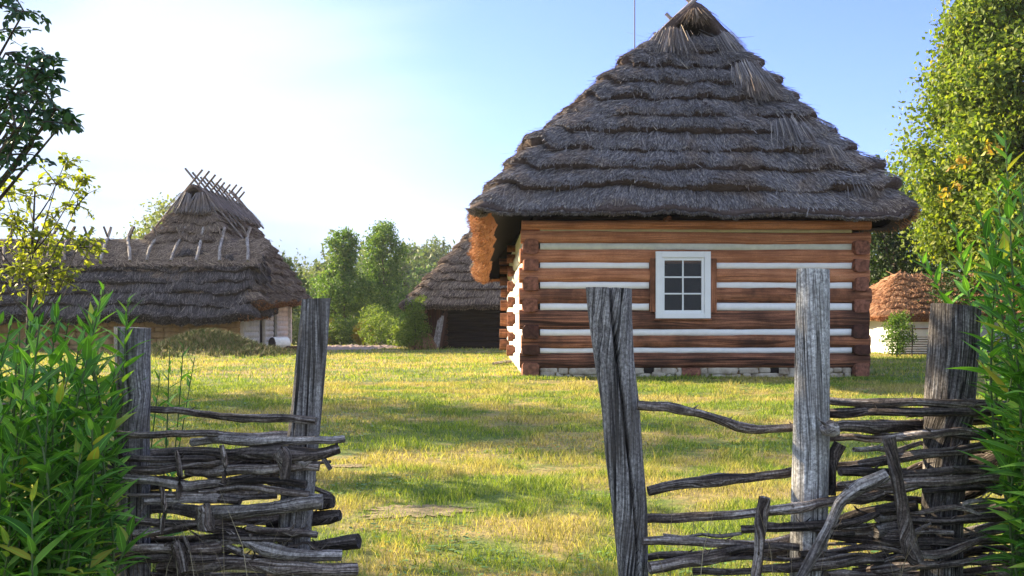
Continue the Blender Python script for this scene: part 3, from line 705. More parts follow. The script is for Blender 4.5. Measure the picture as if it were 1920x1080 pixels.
# window
wz0, wz1 = zf(597), zf(471); wx0, wx1 = (1232-980)/100.2, (1336-980)/100.2
for xa in (WX0, WX1-.14):
    MB().box((xa, -.01, zf(585)), (xa+.14, .26, zf(484))).build('window_post', M['log_brown'], house)
def bars(name, boxes, mat, parent):
    b = MB()
    for a, c in boxes: b.box(a, c)
    o = b.build(name, mat, parent)
    bv = o.modifiers.new('bevel', 'BEVEL'); bv.width = .006; bv.segments = 2; return o
fb = .115
win = bars('window', [((wx0, -.05, wz0), (wx0+fb, .10, wz1)), ((wx1-fb, -.05, wz0), (wx1, .10, wz1)), ((wx0+fb, -.048, wz1-fb), (wx1-fb, .098, wz1)), ((wx0+fb, -.048, wz0), (wx1-fb, .098, wz0+fb*.85))], M['winpaint'], house)
ix0, ix1, iz0, iz1 = wx0+fb, wx1-fb, wz0+fb*.85, wz1-fb
sb = .055
bars('sash', [((ix0, -.02, iz0), (ix0+sb, .03, iz1)), ((ix1-sb, -.02, iz0), (ix1, .03, iz1)), ((ix0+sb, -.018, iz1-sb), (ix1-sb, .028, iz1)), ((ix0+sb, -.018, iz0), (ix1-sb, .028, iz0+sb))], M['winpaint'], win)
mb = .028; gx0, gx1, gz0, gz1 = ix0+sb, ix1-sb, iz0+sb, iz1-sb
bars('muntin', [(((gx0+gx1)/2-mb/2, -.012, gz0), ((gx0+gx1)/2+mb/2, .022, gz1))], M['winpaint'], win)
for k in (1, 2):
    zz = gz0+(gz1-gz0)*k/3
    bars('muntin', [((gx0, -.010, zz-mb/2), ((gx0+gx1)/2-mb/2, .020, zz+mb/2)), (((gx0+gx1)/2+mb/2, -.010, zz-mb/2), (gx1, .020, zz+mb/2))], M['winpaint'], win)
for k in range(3):
    for j in range(2):
        xa = gx0 if j == 0 else (gx0+gx1)/2+mb/2; xb = (gx0+gx1)/2-mb/2 if j == 0 else gx1
        za = gz0+(gz1-gz0)*k/3+(mb/2 if k else 0); zb = gz0+(gz1-gz0)*(k+1)/3-(mb/2 if k < 2 else 0)
        MB().box((xa-.003, .003, za-.003), (xb+.003, .007, zb+.003)).build('pane', M['glass'], win)
bars('drip_board', [((wx0-.02, -.035, wz0-.03), (wx1+.02, .0, wz0-.004))], M['log_brown'], house)
# stone footing with two vents and a wooden block
rs = random.Random(4); x = .34; q = 0
skips = [((1213-980)/100.2, (1229-980)/100.2), ((1283-980)/100.2, (1318-980)/100.2), ((1454-980)/100.2, (1467-980)/100.2)]
lay = [(690, 702), (700, 716)]
for li, (ya, yb) in enumerate(lay):
    x = .34
    while x < HW-.36:
        wd = rs.choice((rs.uniform(.12, .3), rs.uniform(.3, .75))); x2 = min(x+wd, HW-.33)
        for (s0, s1) in skips:
            if li == 1 and s0 != skips[1][0]: continue
            if x < s1 and x2 > s0: x2 = s0 if x < s0-.05 else x2
            if s0-.05 <= x < s1: x = s1; x2 = x+wd*.8
        x2 = min(x2, HW-.33)
        if x2-x > .05: stone(house, (x+.006, .03+rs.uniform(-.02, .02), zf(yb+rs.uniform(-2, 2))), (x2-.006, .33, zf(ya)-.004-rs.choice((0, .02, -.03))*li), M['stone'], q)
        q += 1; x = x2+.001
MB().box((.34, .10, zf(722)), (HW-.34, .40, zf(689))).build('footing_core', M['ochre'], house)
for s0, s1 in (skips[0], skips[2]): MB().box((s0-.01, .05, zf(701)), (s1+.01, .12, zf(690.5))).build('vent', M['dark'], house)  # dark box in place of the shade within each vent gap
log('wooden_block', ((1283-980)/100.2, .14, zf(702)), ((1318-980)/100.2, .14, zf(702)), .12, .13, M['log_end'], house, 77, n=12, sag=0)
for q in range(20): stone(house, (.05, .5+q*.56, zf(720)), (.33, 1.03+q*.56, zf(707)), M['stone'], q+300)
# roof
ez = CZ+2.0
roofB = [(-.84, -.45, ez+.03), (HW+.80, -.50, ez-.02), (HW+.75, HL+.6, ez-.1), (-.92, HL+.6, CZ+1.30)]
gxc = 3.66; gyf = 2.15; gzt = CZ+5.85
roofT = [(gxc-.66, gyf, gzt), (gxc+.62, gyf, gzt), (gxc+.62, HL-2.0, gzt), (gxc-.66, HL-2.0, gzt)]
thatch_roof(house, roofB, roofT, 10, M['bed'], M['thatch'], (110, 60, 50, 90), (.035, .03, .05, .03), .20, (3600, 300, 60, 500), .013, (.12, .30), 3, .085, M['eave'], .42, .13, [(-.13, 0, .06), (.05, 0, .03), (.05, 0, .03), (-.13, 0, .06)], .05, stray=.015)
ridge_cap(house, gxc+.02, gyf-.12, HL-1.8, gzt, .62, .72, M['bed'], M['thatch'], 8, 420, .013, .18)
straw_bundle('straw_bundle', house, (gxc-.50, gyf-.25, gzt+.12), (-.22, -.42, -1), 1500, .62, .11, .010, M['thatch'], 40, .16)
straw_bundle('straw_bundle', house, (gxc+.62, gyf-.15, gzt+.05), (.55, -.30, -1), 1100, .6, .12, .010, M['thatch'], 41, .16)
straw_bundle('straw_bundle', house, (gxc+.02, gyf-.25, gzt+.55), (.1, -.3, -.8), 260, .26, .10, .011, M['thatch_brown'], 47, .5)
for q, (px_, py_, L_) in enumerate(((1480, 225, .6), (1500, 240, .55), (1400, 120, .6), (1425, 145, .55), (1620, 335, .5), (1560, 280, .5))):
    # locks of loose straw combed over the steps of the front slope
    s_ = ((HOR-py_)/100.0-1.9)/4.3; Yf = -.45+s_*2.6-.17; Y_ = HY+Yf; X_ = (px_-CX)/FPX*Y_-HX; zz = CZ+(HOR-py_)/FPX*Y_
    side_ = -1 if px_ < 1300 else 1
    straw_bundle('straw_bundle', house, (X_, Yf, zz), (side_*.22, -.62, -1), 500, L_, .12, .009, M['thatch'], 60+q, .12)
# crossed ridge poles, lying down both slopes, and the lightning rod
slopeL = Vector((-4.1, 0, -4.1)).normalized(); slopeR = Vector((3.9, 0, -4.2)).normalized()
for k in range(6):
    yy = gyf+.05+k*1.5; top = Vector((gxc+.02, yy, gzt+.80))
    for sl_, dy in ((slopeL, 0), (slopeR, .09)):
        a = top-sl_*.38+Vector((0, dy, .02)); b = top+sl_*(1.75 if k else 1.9)+Vector((0, dy-(.15 if k == 0 else 0), .06))
        tube('ridge_pole', spline([a, a.lerp(b, .5)+Vector((0, 0, .03)), b], .3), .045, M['branch_pale'], house, n=8, seed=k+dy)
tube('lightning_rod', [(2.62, 3.2, zf(120)), (2.62, 3.2, CZ+6.5), (2.62, 3.2, CZ+8.6)], .014, M['metal'], house, n=6, rough=0)
tube('rafter_end', [(2.72, -.30, zf(412)), (2.72, 0.1, zf(411))], .05, M['log_dark'], house, n=8)
# ------------------------------------------------------------------ cottage with long shed on the left
cot = empty('thatched_cottage', (-12.6, 36.5, gz(-12.6, 36.5)), 'whitewashed cottage with a peaked thatched roof and crossed ridge poles behind the long shed', 'house')
def child_at(o): return o
class Loc:                                             # work in world coordinates under a thing that stands elsewhere
    def __init__(s, root): s.root = root; s.before = None
    def __enter__(s): s.before = set(bpy.data.objects); return s
    def __exit__(s, *a):
        off = Matrix.Translation(s.root.location).inverted()
        for o in bpy.data.objects:
            if o not in s.before and o.parent == s.root: o.matrix_parent_inverse = off
with Loc(cot):
    XW = -9.9; gb = CZ-1.16
    eb = CZ+.62
    zs = np.linspace(gb+.16, eb+.1, 9)
    for q, zc in enumerate(zs):
        for a, b in ((36.35-(.12 if q % 2 else 0), 38.55), (39.4, 40.85), (41.45, 43.7)):
            log('wall_log', (XW-.12, a, zc), (XW-.12, b, zc), .122, .13, M['washlog'], cot, 200+q, n=10, p=3.5, sag=.008)
        log('wall_log', (XW+(.04 if q % 2 else -.05), 36.5, zc+.1), (-15.3, 36.5, zc+.1), .12, .12, M['washlog'], cot, 230+q, n=8, p=3.5)
        log('wall_log', (XW+.12, 43.6, zc+.1), (-15.3, 43.6, zc+.1), .12, .12, M['washlog'], cot, 240+q, n=8, p=3.5)
    MB().box((XW-.2, 38.56, gb), (XW-.10, 39.39, eb)).build('door', M['dark'], cot)
    MB().box((XW-.2, 40.88, gb), (XW-.10, 41.44, eb)).build('shutter', M['dark'], cot)
    for a, b in ((36.3, 38.6), (39.35, 40.9), (41.4, 43.7)): MB().box((XW-.16, a+.1, gb), (XW-.10, b-.06, eb+.1)).build('chinking', M['wash'], cot)
    for yy in (38.5, 39.5): MB().box((XW-.09, yy-.05, gb), (XW+.01, yy+.05, eb)).build('door_post', M['washlog'], cot)
    for k in range(10): stone(cot, (XW-.25, 36.4+k*.73, gb-.15), (XW+.03, 37.1+k*.73, gb+.08), M['stone'], 500+k)
    cb_ = [(-15.6, 35.9, eb), (-9.15, 35.9, eb-.05), (-9.05, 44.4, eb+.25), (-15.6, 44.4, eb)]
    gy = 38.4; gt = CZ+4.45; xc = -12.32
    ct = [(xc-.52, gy, gt), (xc+.52, gy, gt), (xc+.52, 44.5, gt), (xc-.52, 44.5, gt)]
    thatch_roof(cot, cb_, ct, 10, M['bed'], M['thatch_brown'], (50, 80, 30, 40), (.05, .06, .06, .05), .20, (800, 900, 0, 100), .022, (.2, .5), 11, .10, M['eave'], .3)
    ridge_cap(cot, xc, gy-.15, 45.0, gt, .60, .80, M['bed'], M['thatch_brown'], 18, 160, .026, .25)
    for s, bx in enumerate((-.45, .42)):
        straw_bundle('straw_bundle', cot, (xc+bx*.7, gy-.25, gt+.45), (bx*.6, -.45, -1), 420, .85, .09, .02, M['thatch'], 140+s, .18)
    rr = random.Random(9)
    for k in range(9):
        yy = gy-.22+k*.78; top = Vector((xc, yy, gt+.98))
        for sx_, dy in ((-1, 0), (1, .1)):
            s_ = Vector((sx_*3.1, 0, -4.0)).normalized()
            a = top-s_*rr.uniform(.42, .62)+Vector((rr.uniform(-.04, .04), dy, 0)); b = top+s_*(3.1 if k < 1 else 2.3 if k < 3 else 1.8)+Vector((0, dy+rr.uniform(-.1, .1), .12))
            tube('ridge_pole', spline([a, a.lerp(b, .5), b], .5),   .043, M['branch'], cot, n=7, seed=k*2+dy)

shed = empty('long_shed', (-18, 37.3, gz(-18, 37.3)), 'long low shed with dark shaggy thatch and forked sticks straddling its ridge', 'shed')
with Loc(shed):
    gb = CZ-1.18; e0 = CZ+.05
    sB = [(-30, 35.3, e0), (-9.42, 35.3, e0), (-9.45, 39.5, e0+.3), (-30, 39.5, e0)]
    rz_ = CZ+2.62; sT = [(-30, 37.2, rz_), (-9.75, 37.2, rz_), (-9.75, 37.7, rz_), (-30, 37.7, rz_)]
    thatch_roof(shed, sB, sT, 6, M['bed_dark'], M['thatch_dark'], (170, 20, 20, 4), (.02, .25, .01, .2), .22, (620, 300, 0, 0), .022, (.22, .5), 21, .14, M['bed_dark'], .35, stray=.02)
    # straw cap laid over the ridge
    rg = np.random.default_rng(31); n = 12; ny = 120; V = []; F = []
    for j in range(ny+1):
        X = -30+(20.4)*j/ny; w_ = .10*n3(X*.6, 3, 3)
        for i in range(n+1):
            s = i/n*2-1; k = 1+.10*n3(X*1.3, s*3, 5)
            V.append((X+(.18*n3(X, s, 1) if j == ny else 0), 37.45+s*1.0, rz_+.42-.98*abs(s)**1.15*k+w_*(1-abs(s))))
    F = [(j*(n+1)+i, (j+1)*(n+1)+i, (j+1)*(n+1)+i+1, j*(n+1)+i+1) for j in range(ny) for i in range(n)]
    cap = mesh_np('ridge_cap', V, [np.array(F)], M['bed'], shed, smooth=True)
    sol = cap.modifiers.new('s', 'SOLIDIFY'); sol.thickness = .12; sol.offset = -1
    tot = 15000; X = rg.uniform(-28, -9.6, tot); s = rg.uniform(-1, .25, tot); a = rg.normal(0, .9, tot)+np.pi/2*0; ln = rg.uniform(.2, .6, tot)
    def CP(X, s, o): return np.stack([X, 37.45+s*1.0, rz_+.44+o-.98*np.abs(s)**1.15], 1)
    p0 = CP(X, s, .0); p1 = CP(X+np.cos(a)*ln, np.clip(s+np.sin(a)*ln*.8, -1.12, .4), rg.uniform(.0, .07, tot))
    dd = p1-p0; wv = np.cross(dd, np.array([0, -.7, .7])); wv = wv/np.linalg.norm(wv, axis=1)[:, None]*.018
    VV = np.empty((tot, 4, 3)); VV[:, 0] = p0-wv*.5; VV[:, 1] = p0+wv*.5; VV[:, 2] = p1+wv*.4; VV[:, 3] = p1-wv*.4
    mesh_np('straw', VV.reshape(-1, 3), [np.arange(tot)[:, None]*4+np.array([[0, 1, 2, 3]])], M['thatch_brown'], cap)['kind'] = 'stuff'
    sticks = [(-30, -40), (18, 12), (60, 55), (98, 92), (130, 124), (166, 160), (203, 190), (241, 246), (296, 277), (340, 322), (378, 369), (418, 413), (464, 466)]
    rr = random.Random(12)
    for xt, xb in sticks:
        a = at(xt+rr.uniform(-3, 3), 424, 37.2); b = at(xb, 497, 36.3); b.z += .1
        a.y = 37.6
        c = at(xt, 455, 37.45); c.z += .06
        tube('ridge_stick', spline([a, c+Vector((0, -.05, .12)), c.lerp(b, .5)+Vector((rr.uniform(-.06, .06), -.16, .14)), b+Vector((0, -.1, .05))], .15), .06, M['branch_pale'] if xt > 200 else M['branch'], shed, n=7, rough=.2, seed=xt)
        a2 = at(xt+rr.choice((-11, 9)), 424, 37.2); a2.y = 37.3; b2 = Vector((c.x+.1, 38.4, rz_-.3))
        tube('ridge_stick', spline([a2, c+Vector((.03, .06, 0)), b2], .2), .042, M['branch'], shed, n=7, rough=.2, seed=xt+5)
    MB().box((-29.5, 36.0, gb-.3), (-10.05, 36.2, e0+.2)).build('wall_core', M['ochre'], shed)
    rs = random.Random(8); zc = gb-.1; q = 0
    while zc < e0+.1:
        hh = rs.uniform(.17, .28); x = -17.5
        while x < -10.0:
            wd = rs.uniform(.25, .6); stone(shed, (x, 35.88+rs.uniform(-.03, .02), zc), (min(x+wd, -9.95)-.012, 36.1, zc+hh-.012), M['ochre'], q+700); q += 1; x += wd
        zc += hh

# ------------------------------------------------------------------ second barn, half hidden by the house
barn = empty('dark_log_barn', (0, 40.2, gz(0, 40.2)), 'dark log barn with a lilac grey thatched roof partly behind the striped house', 'barn')
with Loc(barn):
    gb = CZ-1.34; eb = CZ+.5; x0 = -3.6; xr = 3.6
    for q in range(8):
        zc = gb+.28+q*.235
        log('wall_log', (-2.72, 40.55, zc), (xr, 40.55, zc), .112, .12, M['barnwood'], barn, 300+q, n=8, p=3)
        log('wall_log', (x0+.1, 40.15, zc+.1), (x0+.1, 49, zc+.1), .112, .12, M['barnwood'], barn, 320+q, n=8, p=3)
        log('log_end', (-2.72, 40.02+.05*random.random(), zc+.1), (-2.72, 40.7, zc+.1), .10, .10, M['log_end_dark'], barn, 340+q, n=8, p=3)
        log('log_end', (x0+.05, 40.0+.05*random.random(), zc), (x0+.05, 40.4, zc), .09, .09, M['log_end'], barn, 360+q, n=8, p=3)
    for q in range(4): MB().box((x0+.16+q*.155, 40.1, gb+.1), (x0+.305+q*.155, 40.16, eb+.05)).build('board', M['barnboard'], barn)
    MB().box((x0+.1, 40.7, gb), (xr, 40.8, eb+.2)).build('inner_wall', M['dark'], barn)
    x = -2.6; q = 0
    while x < 1.5:
        wd = random.uniform(.2, .4); stone(barn, (x, 40.3, gb-.02), (x+wd-.02, 40.6, gb+.17), M['stone'], 600+q); x += wd; q += 1
    bB = [(-4.45, 39.3, eb+.06), (4.1, 39.5, eb+.06), (4.1, 50, eb), (-4.45, 50, eb)]
    bT = [(-.45, 42.1, CZ+5.05), (.45, 42.1, CZ+5.05), (.45, 48, CZ+5.05), (-.45, 48, CZ+5.05)]
    thatch_roof(barn, bB, bT, 13, M['bed'], M['thatch_brown'], (70, 30, 20, 40), (.08, .06, .06, .06), .14, (520, 40, 0, 160), .026, (.2, .45), 41, .06, M['eave'], .3)
    ridge_cap(barn, 0, 42, 48.4, CZ+5.05, .5, .7, M['bed'], M['thatch'], 48, 60, .03, .2)
    tube('lightning_rod', [at(908, 425, 41), at(908, 385, 41), at(908, 345, 41)], .018, M['metal'], barn, n=6, rough=0)
# planks leaning on its corner
for k in range(5):
    xb = at(812+k*4, 0, 39.3).x; b = MB()
    Mx = Matrix.Translation(Vector((xb, 39.25+.1*(k % 2), gz(xb, 39.3)-.02))) @ Matrix.Rotation(R(11-1.3*k), 4, 'Y') @ Matrix.Rotation(R(-14), 4, 'X')
    b.box((-.06, -.02, 0), (.06, .02, 1.25+.08*k), Mx)
    o = b.build('plank', M['branch_pale'] if k < 3 else M['barnboard'])
    tag(o, ['pale grey plank leaning on the barn corner, outermost on the left', 'pale leaning plank, second from the left against the barn corner', 'middle one of the five planks leaning on the barn corner',
            'dark brown plank leaning on the barn corner beside the pale ones', 'dark brown leaning plank closest to the barn log ends'][k], 'plank', 'planks leaning against the dark barn')
hp = at(795, 655, 39.2)
hay = tag(straw_bundle('hay_heap', None, (hp.x, 39.3, gz(hp.x, 39.3)+.62), (0, -.15, -1), 2600, .75, .12, .02, M['hay'], 71, .62), 'heap of reddish dry hay piled beside the barn wall', 'hay')
V, F = [], []
for j in range(7):
    for i in range(20):
        a = 2*math.pi*i/20; rr_ = math.cos(j/6*math.pi/2)*.46*(1+.15*n3(math.cos(a), math.sin(a), j)); V.append((hp.x+math.cos(a)*rr_, 39.35+math.sin(a)*rr_*.8, gz(hp.x, 39.3)+.56*math.sin(j/6*math.pi/2)))
F = [(j*20+i, j*20+(i+1) % 20, (j+1)*20+(i+1) % 20, (j+1)*20+i) for j in range(6) for i in range(20)]
hb = mesh_np('core', V, [np.array(F)], M['bed_red'], hay, smooth=True)

# ------------------------------------------------------------------ cottage at the right, behind
rc = empty('red_roofed_cottage', (15.5, 33, gz(15.5, 33)), 'white cottage with a reddish tan thatched roof behind the striped house on the right', 'house')
with Loc(rc):
    gb = CZ-1.30; e0 = CZ+.12
    MB().box((12.6, 32.2, gb), (14.25, 32.5, e0+.1)).build('wall', M['wash'], rc)
    MB().box((14.6, 32.2, gb), (19.5, 32.5, e0+.1)).build('wall', M['wash'], rc)
    MB().box((14.25, 32.32, gb), (14.6, 32.42, e0)).build('door', M['log_brown'], rc)
    for xx in (14.22, 14.56): MB().box((xx, 32.15, gb), (xx+.07, 32.3, e0)).build('door_post', M['log_dark'], rc)
    MB().box((12.75, 32.16, CZ-.06), (14.2, 32.21, CZ+.0)).build('wall_beam', M['log_brown'], rc)
    MB().box((12.75, 32.12, CZ-.30), (13.9, 32.15, CZ-.27)).build('rail', M['log_brown'], rc)
    MB().box((12.6, 32.5, gb), (12.8, 38, e0+.1)).build('wall', M['wash'], rc)
    B_ = [(12.0, 31.6, e0), (20.5, 31.6, e0), (20.5, 38.5, e0), (12.0, 38.5, e0)]
    T_ = [(13.2, 33.6, CZ+1.5), (18.5, 33.6, CZ+1.5), (18.5, 34.2, CZ+1.5), (13.2, 34.2, CZ+1.5)]
    thatch_roof(rc, B_, T_, 7, M['bed_red'], M['thatch_red'], (80, 20, 20, 30), (.08, .06, .06, .1), .06, (900, 0, 0, 260), .022, (.15, .35), 51, .05, M['eave'], .25)

# ------------------------------------------------------------------ things by the left cottage door
p = at(512, 655, 35.6)
lg = empty('cut_log', (p.x, 35.5, gz(p.x, 35.5)), 'short thick log with a dark sawn end lying by the white cottage wall', 'log')
with Loc(lg):
    c = Vector((p.x, 35.5, gz(p.x, 35.5)+.26)); d = Vector((.75, .66, 0))
    tube('trunk_piece', [c, c+d*.25, c+d*.6], [.27, .26, .26], M['washlog'], lg, n=18, rough=.06)
    tube('sawn_face', [c-d*.03, c+d*.01], [.262, .266], M['barnwood'], lg, n=18, rough=.04)
o = stone(None, (p.x+.55, 35.1, gz(p.x, 35.3)-.05), (p.x+.95, 35.5, gz(p.x, 35.3)+.22), M['barnboard'], 901, 'stone'); tag(o, 'small dark boulder in front of the cut log by the white cottage', 'stone')
o = stone(None, (p.x+.85, 35.7, gz(p.x, 35.6)-.05), (p.x+1.5, 36.1, gz(p.x, 35.6)+.42), M['stone'], 902, 'stone'); tag(o, 'pale boulder to the right of the cut log at the white cottage', 'stone')
# pale fallen branch by the house corner
pp = [at(925, 684, 23.5), at(940, 681, 24), at(958, 674, 25)]
for q in pp: q.z = gz(q.x, q.y)+.05
tag(tube('fallen_branch', spline(pp, .2), .035, M['branch_pale'], None, n=7), 'pale bare branch lying in the grass by the left side of the striped house', 'branch')

# ------------------------------------------------------------------ trees
def leafcloud(centers, radii, counts, size, seed, flat=.75, shell=.55, asp=.62):
    rg = np.random.default_rng(seed); C = []
    for c, r_, k in zip(centers, radii, counts):
        d = rg.normal(size=(k, 3)); d /= np.linalg.norm(d, axis=1)[:, None]
        rr_ = (shell+(1-shell)*rg.random(k))**1.0*(1+.18*rg.normal(size=k))
        r3 = np.array([r_, r_, r_*flat]) if np.isscalar(r_) else np.array(r_)
        C.append(np.array(c)+d*rr_[:, None]*r3)
    C = np.concatenate(C); n = len(C)
    a = rg.normal(size=(n, 3)); a[:, 2] -= .5; a /= np.linalg.norm(a, axis=1)[:, None]
    b = np.cross(a, rg.normal(size=(n, 3))); b /= np.linalg.norm(b, axis=1)[:, None]
    s = size*rg.uniform(.6, 1.25, n)[:, None]
    nn_ = np.cross(a, b)
    V = np.empty((n, 4, 3)); V[:, 0] = C; V[:, 1] = C+a*s*.45+b*s*asp*.5+nn_*s*.08; V[:, 2] = C+a*s; V[:, 3] = C+a*s*.45-b*s*asp*.5+nn_*s*.08
    return V.reshape(-1, 3), np.arange(n)[:, None]*4+np.array([[0, 1, 2, 3]])
def tree(name, label, cat, x, y, h, crown, nclump, nleaf, leaf, mat, seed, group=None, tr=.2, base=None, cr=(.12, .22), bark='bark', shell=.35, accent=None):
    """crown(s): s in 0..1 up the crown -> radius; crown spans base..h"""
    rg = random.Random(seed); z0 = gz(x, y); root = empty(name, (x, y, z0), label, cat, group)
    base = h*.2 if base is None else base
    cs, rs_ = [], []
    for k in range(nclump):
        s = (k+.5)/nclump; s = min(1, max(0, s+rg.uniform(-.03, .03))); a = k*2.39996+rg.uniform(-.4, .4); R_ = crown(s)
        q = math.sqrt(rg.uniform(.12, 1))*R_*.86
        cs.append(Vector((math.cos(a)*q, math.sin(a)*q, base+(h-base)*s*.97))); rs_.append(max(.28*leaf*4, (cr[0]+rg.random()*(cr[1]-cr[0]))*h*(.55+.6*min(1, R_/max(1e-3, crown(.35))))))
    b = MB()
    trunk = [Vector((h*.012*n3(s*3, seed, 1)*2, h*.012*n3(s*3, seed, 5)*2, -.1+s*h*.86)) for s in np.linspace(0, 1, 12)]
    b.add(*sweep(trunk, [tr*(1.25-1.15*s) if s > .06 else tr*1.45 for s in np.linspace(0, 1, 12)], n=9, rough=.08, freq=2, seed=seed))
    for k, c in enumerate(cs):
        if k % 2 and nclump > 26: continue
        zz = max(base*.7, c.z-math.hypot(c.x, c.y)*.75-.1*h*rg.random()); s = min(.95, (zz+.1)/(h*.86)); o_ = trunk[int(s*11)].lerp(trunk[min(11, int(s*11)+1)], s*11 % 1)
        mid = o_.lerp(c, .5)+Vector((0, 0, -.02*h))
        b.add(*sweep(spline([o_, mid, c], max(.2, h*.06)), [max(.012, tr*(.42-.3*s))*(1-.7*i/max(1, len(spline([o_, mid, c], max(.2, h*.06)))-1)) for i in range(len(spline([o_, mid, c], max(.2, h*.06))))], n=5, seed=k))
    b.build('trunk', M[bark], root, True)
    tot = sum(r_**2 for r_ in rs_)
    V, F = leafcloud(cs, rs_, [int(nleaf*r_**2/tot)+1 for r_ in rs_], leaf, seed, shell=shell)
    mesh_np('crown', V, [F], mat, root)
    if accent:
        for q, (ax, ay, az, ar, an) in enumerate(accent[::2]):
            V, F = leafcloud([(ax, ay, az)], [ar], [an], leaf, seed+50+q); mesh_np('yellow_leaves', V, [F], M['lf_autumn'], root)
    return root
EGG = lambda r, p=1.0: (lambda s: r*math.sqrt(max(.02, 1-(2*s**p-1)**2)))
# the linden on the right
lx, ly = 16.4, 30.0
acc = []
for px_, py_, n_ in ((1800, 305, 60), (1755, 310, 40), (1860, 275, 40), (1835, 335, 60), (1790, 350, 40), (1825, 395, 90), (1770, 370, 40), (1765, 60, 40)):
    q = at(px_, py_, 26.6); acc.append((q.x-lx, q.y-ly, q.z-gz(lx, ly), .26, n_//2))
tree('linden_tree', 'tall yellow green linden at the right edge with a few yellowing leaves', 'tree', lx, ly, 17.5,
     lambda s: 4.8*(min(1, .72+s*1.2))*max(.04, (1-s**1.5))**.75, 300, 210000, .175, M['lf_linden'], 3, tr=.34, base=2.6, cr=(.045, .07), shell=.1, accent=acc)
tree('dark_tree', 'dark green tree below the linden, right behind the house corner', 'tree', 15.0, 38.5, 6.6, EGG(3.4), 40, 16000, .16, M['lf_dark'], 5, tr=.2, base=1.0, cr=(.09, .15))
tree('spruce_tree', 'small dark treetop just above the right eave of the striped house', 'tree', at(1668, 0, 46).x, 46, 8.6, EGG(2.2, .8), 30, 8000, .2, M['lf_mid'], 7, tr=.2, base=2)
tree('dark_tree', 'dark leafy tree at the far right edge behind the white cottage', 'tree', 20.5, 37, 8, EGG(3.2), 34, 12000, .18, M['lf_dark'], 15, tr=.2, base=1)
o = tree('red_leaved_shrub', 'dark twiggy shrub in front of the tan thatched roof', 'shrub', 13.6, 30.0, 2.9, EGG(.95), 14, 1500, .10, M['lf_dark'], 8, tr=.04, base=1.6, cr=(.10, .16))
tree('green_shrub', 'rounded green shrub beside the white wall behind the striped house', 'shrub', at(1683, 0, 29.5).x, 29.5, 1.35, EGG(.42), 14, 2600, .07, M['lf_mid'], 9, tr=.03, base=.15, cr=(.16, .24))
# the low wattle fence by that cottage
bf = empty('low_wattle_fence', (13.6, 30.8, gz(13.6, 30.8)), 'low dark wattle fence in front of the white cottage on the right', 'fence')
with Loc(bf):
    for k in range(8):
        xx = 11.9+k*.62; tube('post', [(xx, 30.8, gz(xx, 30.8)-.1), (xx+.02, 30.8, gz(xx, 30.8)+.5), (xx, 30.8, gz(xx, 30.8)+.95+.1*random.random())], .035, M['branch_dark'], bf, n=6, seed=k)
    for k in range(8):
        zz = .08+k*.075; tube('branch', [(11.8+i*.31, 30.8+.045*(-1)**(i+k), gz(12, 30.8)+zz+.02*n3(i, k, 1)) for i in range(16)], .018, M['branch'], bf, n=5, seed=k)
# pair of airy trees beyond the plot
for i, (px_, top, hw_, sd_, nm, lb) in enumerate(((645, 428, 2.1, 21, 'ash_tree', 'left one of the two airy green trees beyond the tilled plot'), (720, 416, 2.45, 22, 'ash_tree', 'right and taller one of the two airy green trees beyond the tilled plot'))):
    Y = 68+i*2; X = at(px_, 0, Y).x; H = CZ+(HOR-top)/FPX*Y-gz(X, Y)
    tree(nm, lb, 'tree', X, Y, H, lambda s, w_=hw_: w_*(1.0-.62*s**1.3)*(.85+.22*math.sin(s*11+w_*5)), 54, 14000, .19, M['lf_mid'], sd_, 'pair of trees beyond the plot', tr=.17, base=1.9, cr=(.07, .11), shell=.2)
# background trees
far = [(585, 500, 95, 4.2, 'lf_pale', 'round_tree', 'pale yellow green round tree seen left of the two airy trees'),
       (622, 515, 90, 3.6, 'lf_mid', 'round_tree', 'green tree low behind the left airy tree'),
       (312, 375, 62, 1.7, 'lf_pale', 'poplar_tree', 'pale treetop rising behind the left slope of the peaked cottage roof'),
       (288, 415, 64, 1.4, 'lf_pale', 'poplar_tree', 'small pale treetop lowest behind the peaked cottage roof'),
       (520, 478, 60, 1.6, 'lf_far', 'round_tree', 'tree peeking over the right slope of the peaked cottage roof'),
       (612, 572, 76, 1.7, 'lf_mid', 'round_tree', 'low green tree just left of the left airy tree trunk'),
       (765, 570, 80, 1.6, 'lf_mid', 'round_tree', 'low green tree right of the taller airy tree'),
       (684, 575, 84, 1.6, 'lf_far', 'round_tree', 'dull green tree between the trunks of the two airy trees')]
for i, (px_, top, Y, rr_, mt, nm, lb) in enumerate(far):
    X = at(px_, 0, Y).x; H = CZ+(HOR-top)/FPX*Y-gz(X, Y)
    tree(nm, lb, 'tree', X, Y, H, EGG(rr_), 26, 4500, .26, M[mt], 80+i, tr=.14, base=H*.18, cr=(.12, .2))
rr = random.Random(77)
for i in range(22):
    px_ = 745+i*7+rr.uniform(-3, 3) if i < 15 else 545+(i-15)*28; Y = rr.uniform(115, 165); X = at(px_, 0, Y).x
    H = rr.uniform(7, 10.5) if i < 15 else rr.uniform(4, 6.5)
    tree('forest_tree', 'hazy tree of the distant wood on the slope behind the barn' if i < 15 else 'hazy tree of the distant wood behind the airy trees', 'tree', X, Y, H, EGG(H*.26, .8), 16, 1900, .5, M['lf_far' if i % 4 else 'lf_mid'], 100+i,
         'trees of the distant wood right of the airy pair' if i < 15 else 'trees of the distant wood left of the airy pair', tr=.15, base=H*.15, cr=(.14, .22))
V, F, n_ = [], [], 0
cs = []; rs_ = []
for i in range(150):
    Y = rr.uniform(120, 230); X = rr.uniform(-130, 130)
    cs.append((X, Y, gz(X, Y)+rr.uniform(2.5, 6))); rs_.append((3.6, 3.6, 4.5))
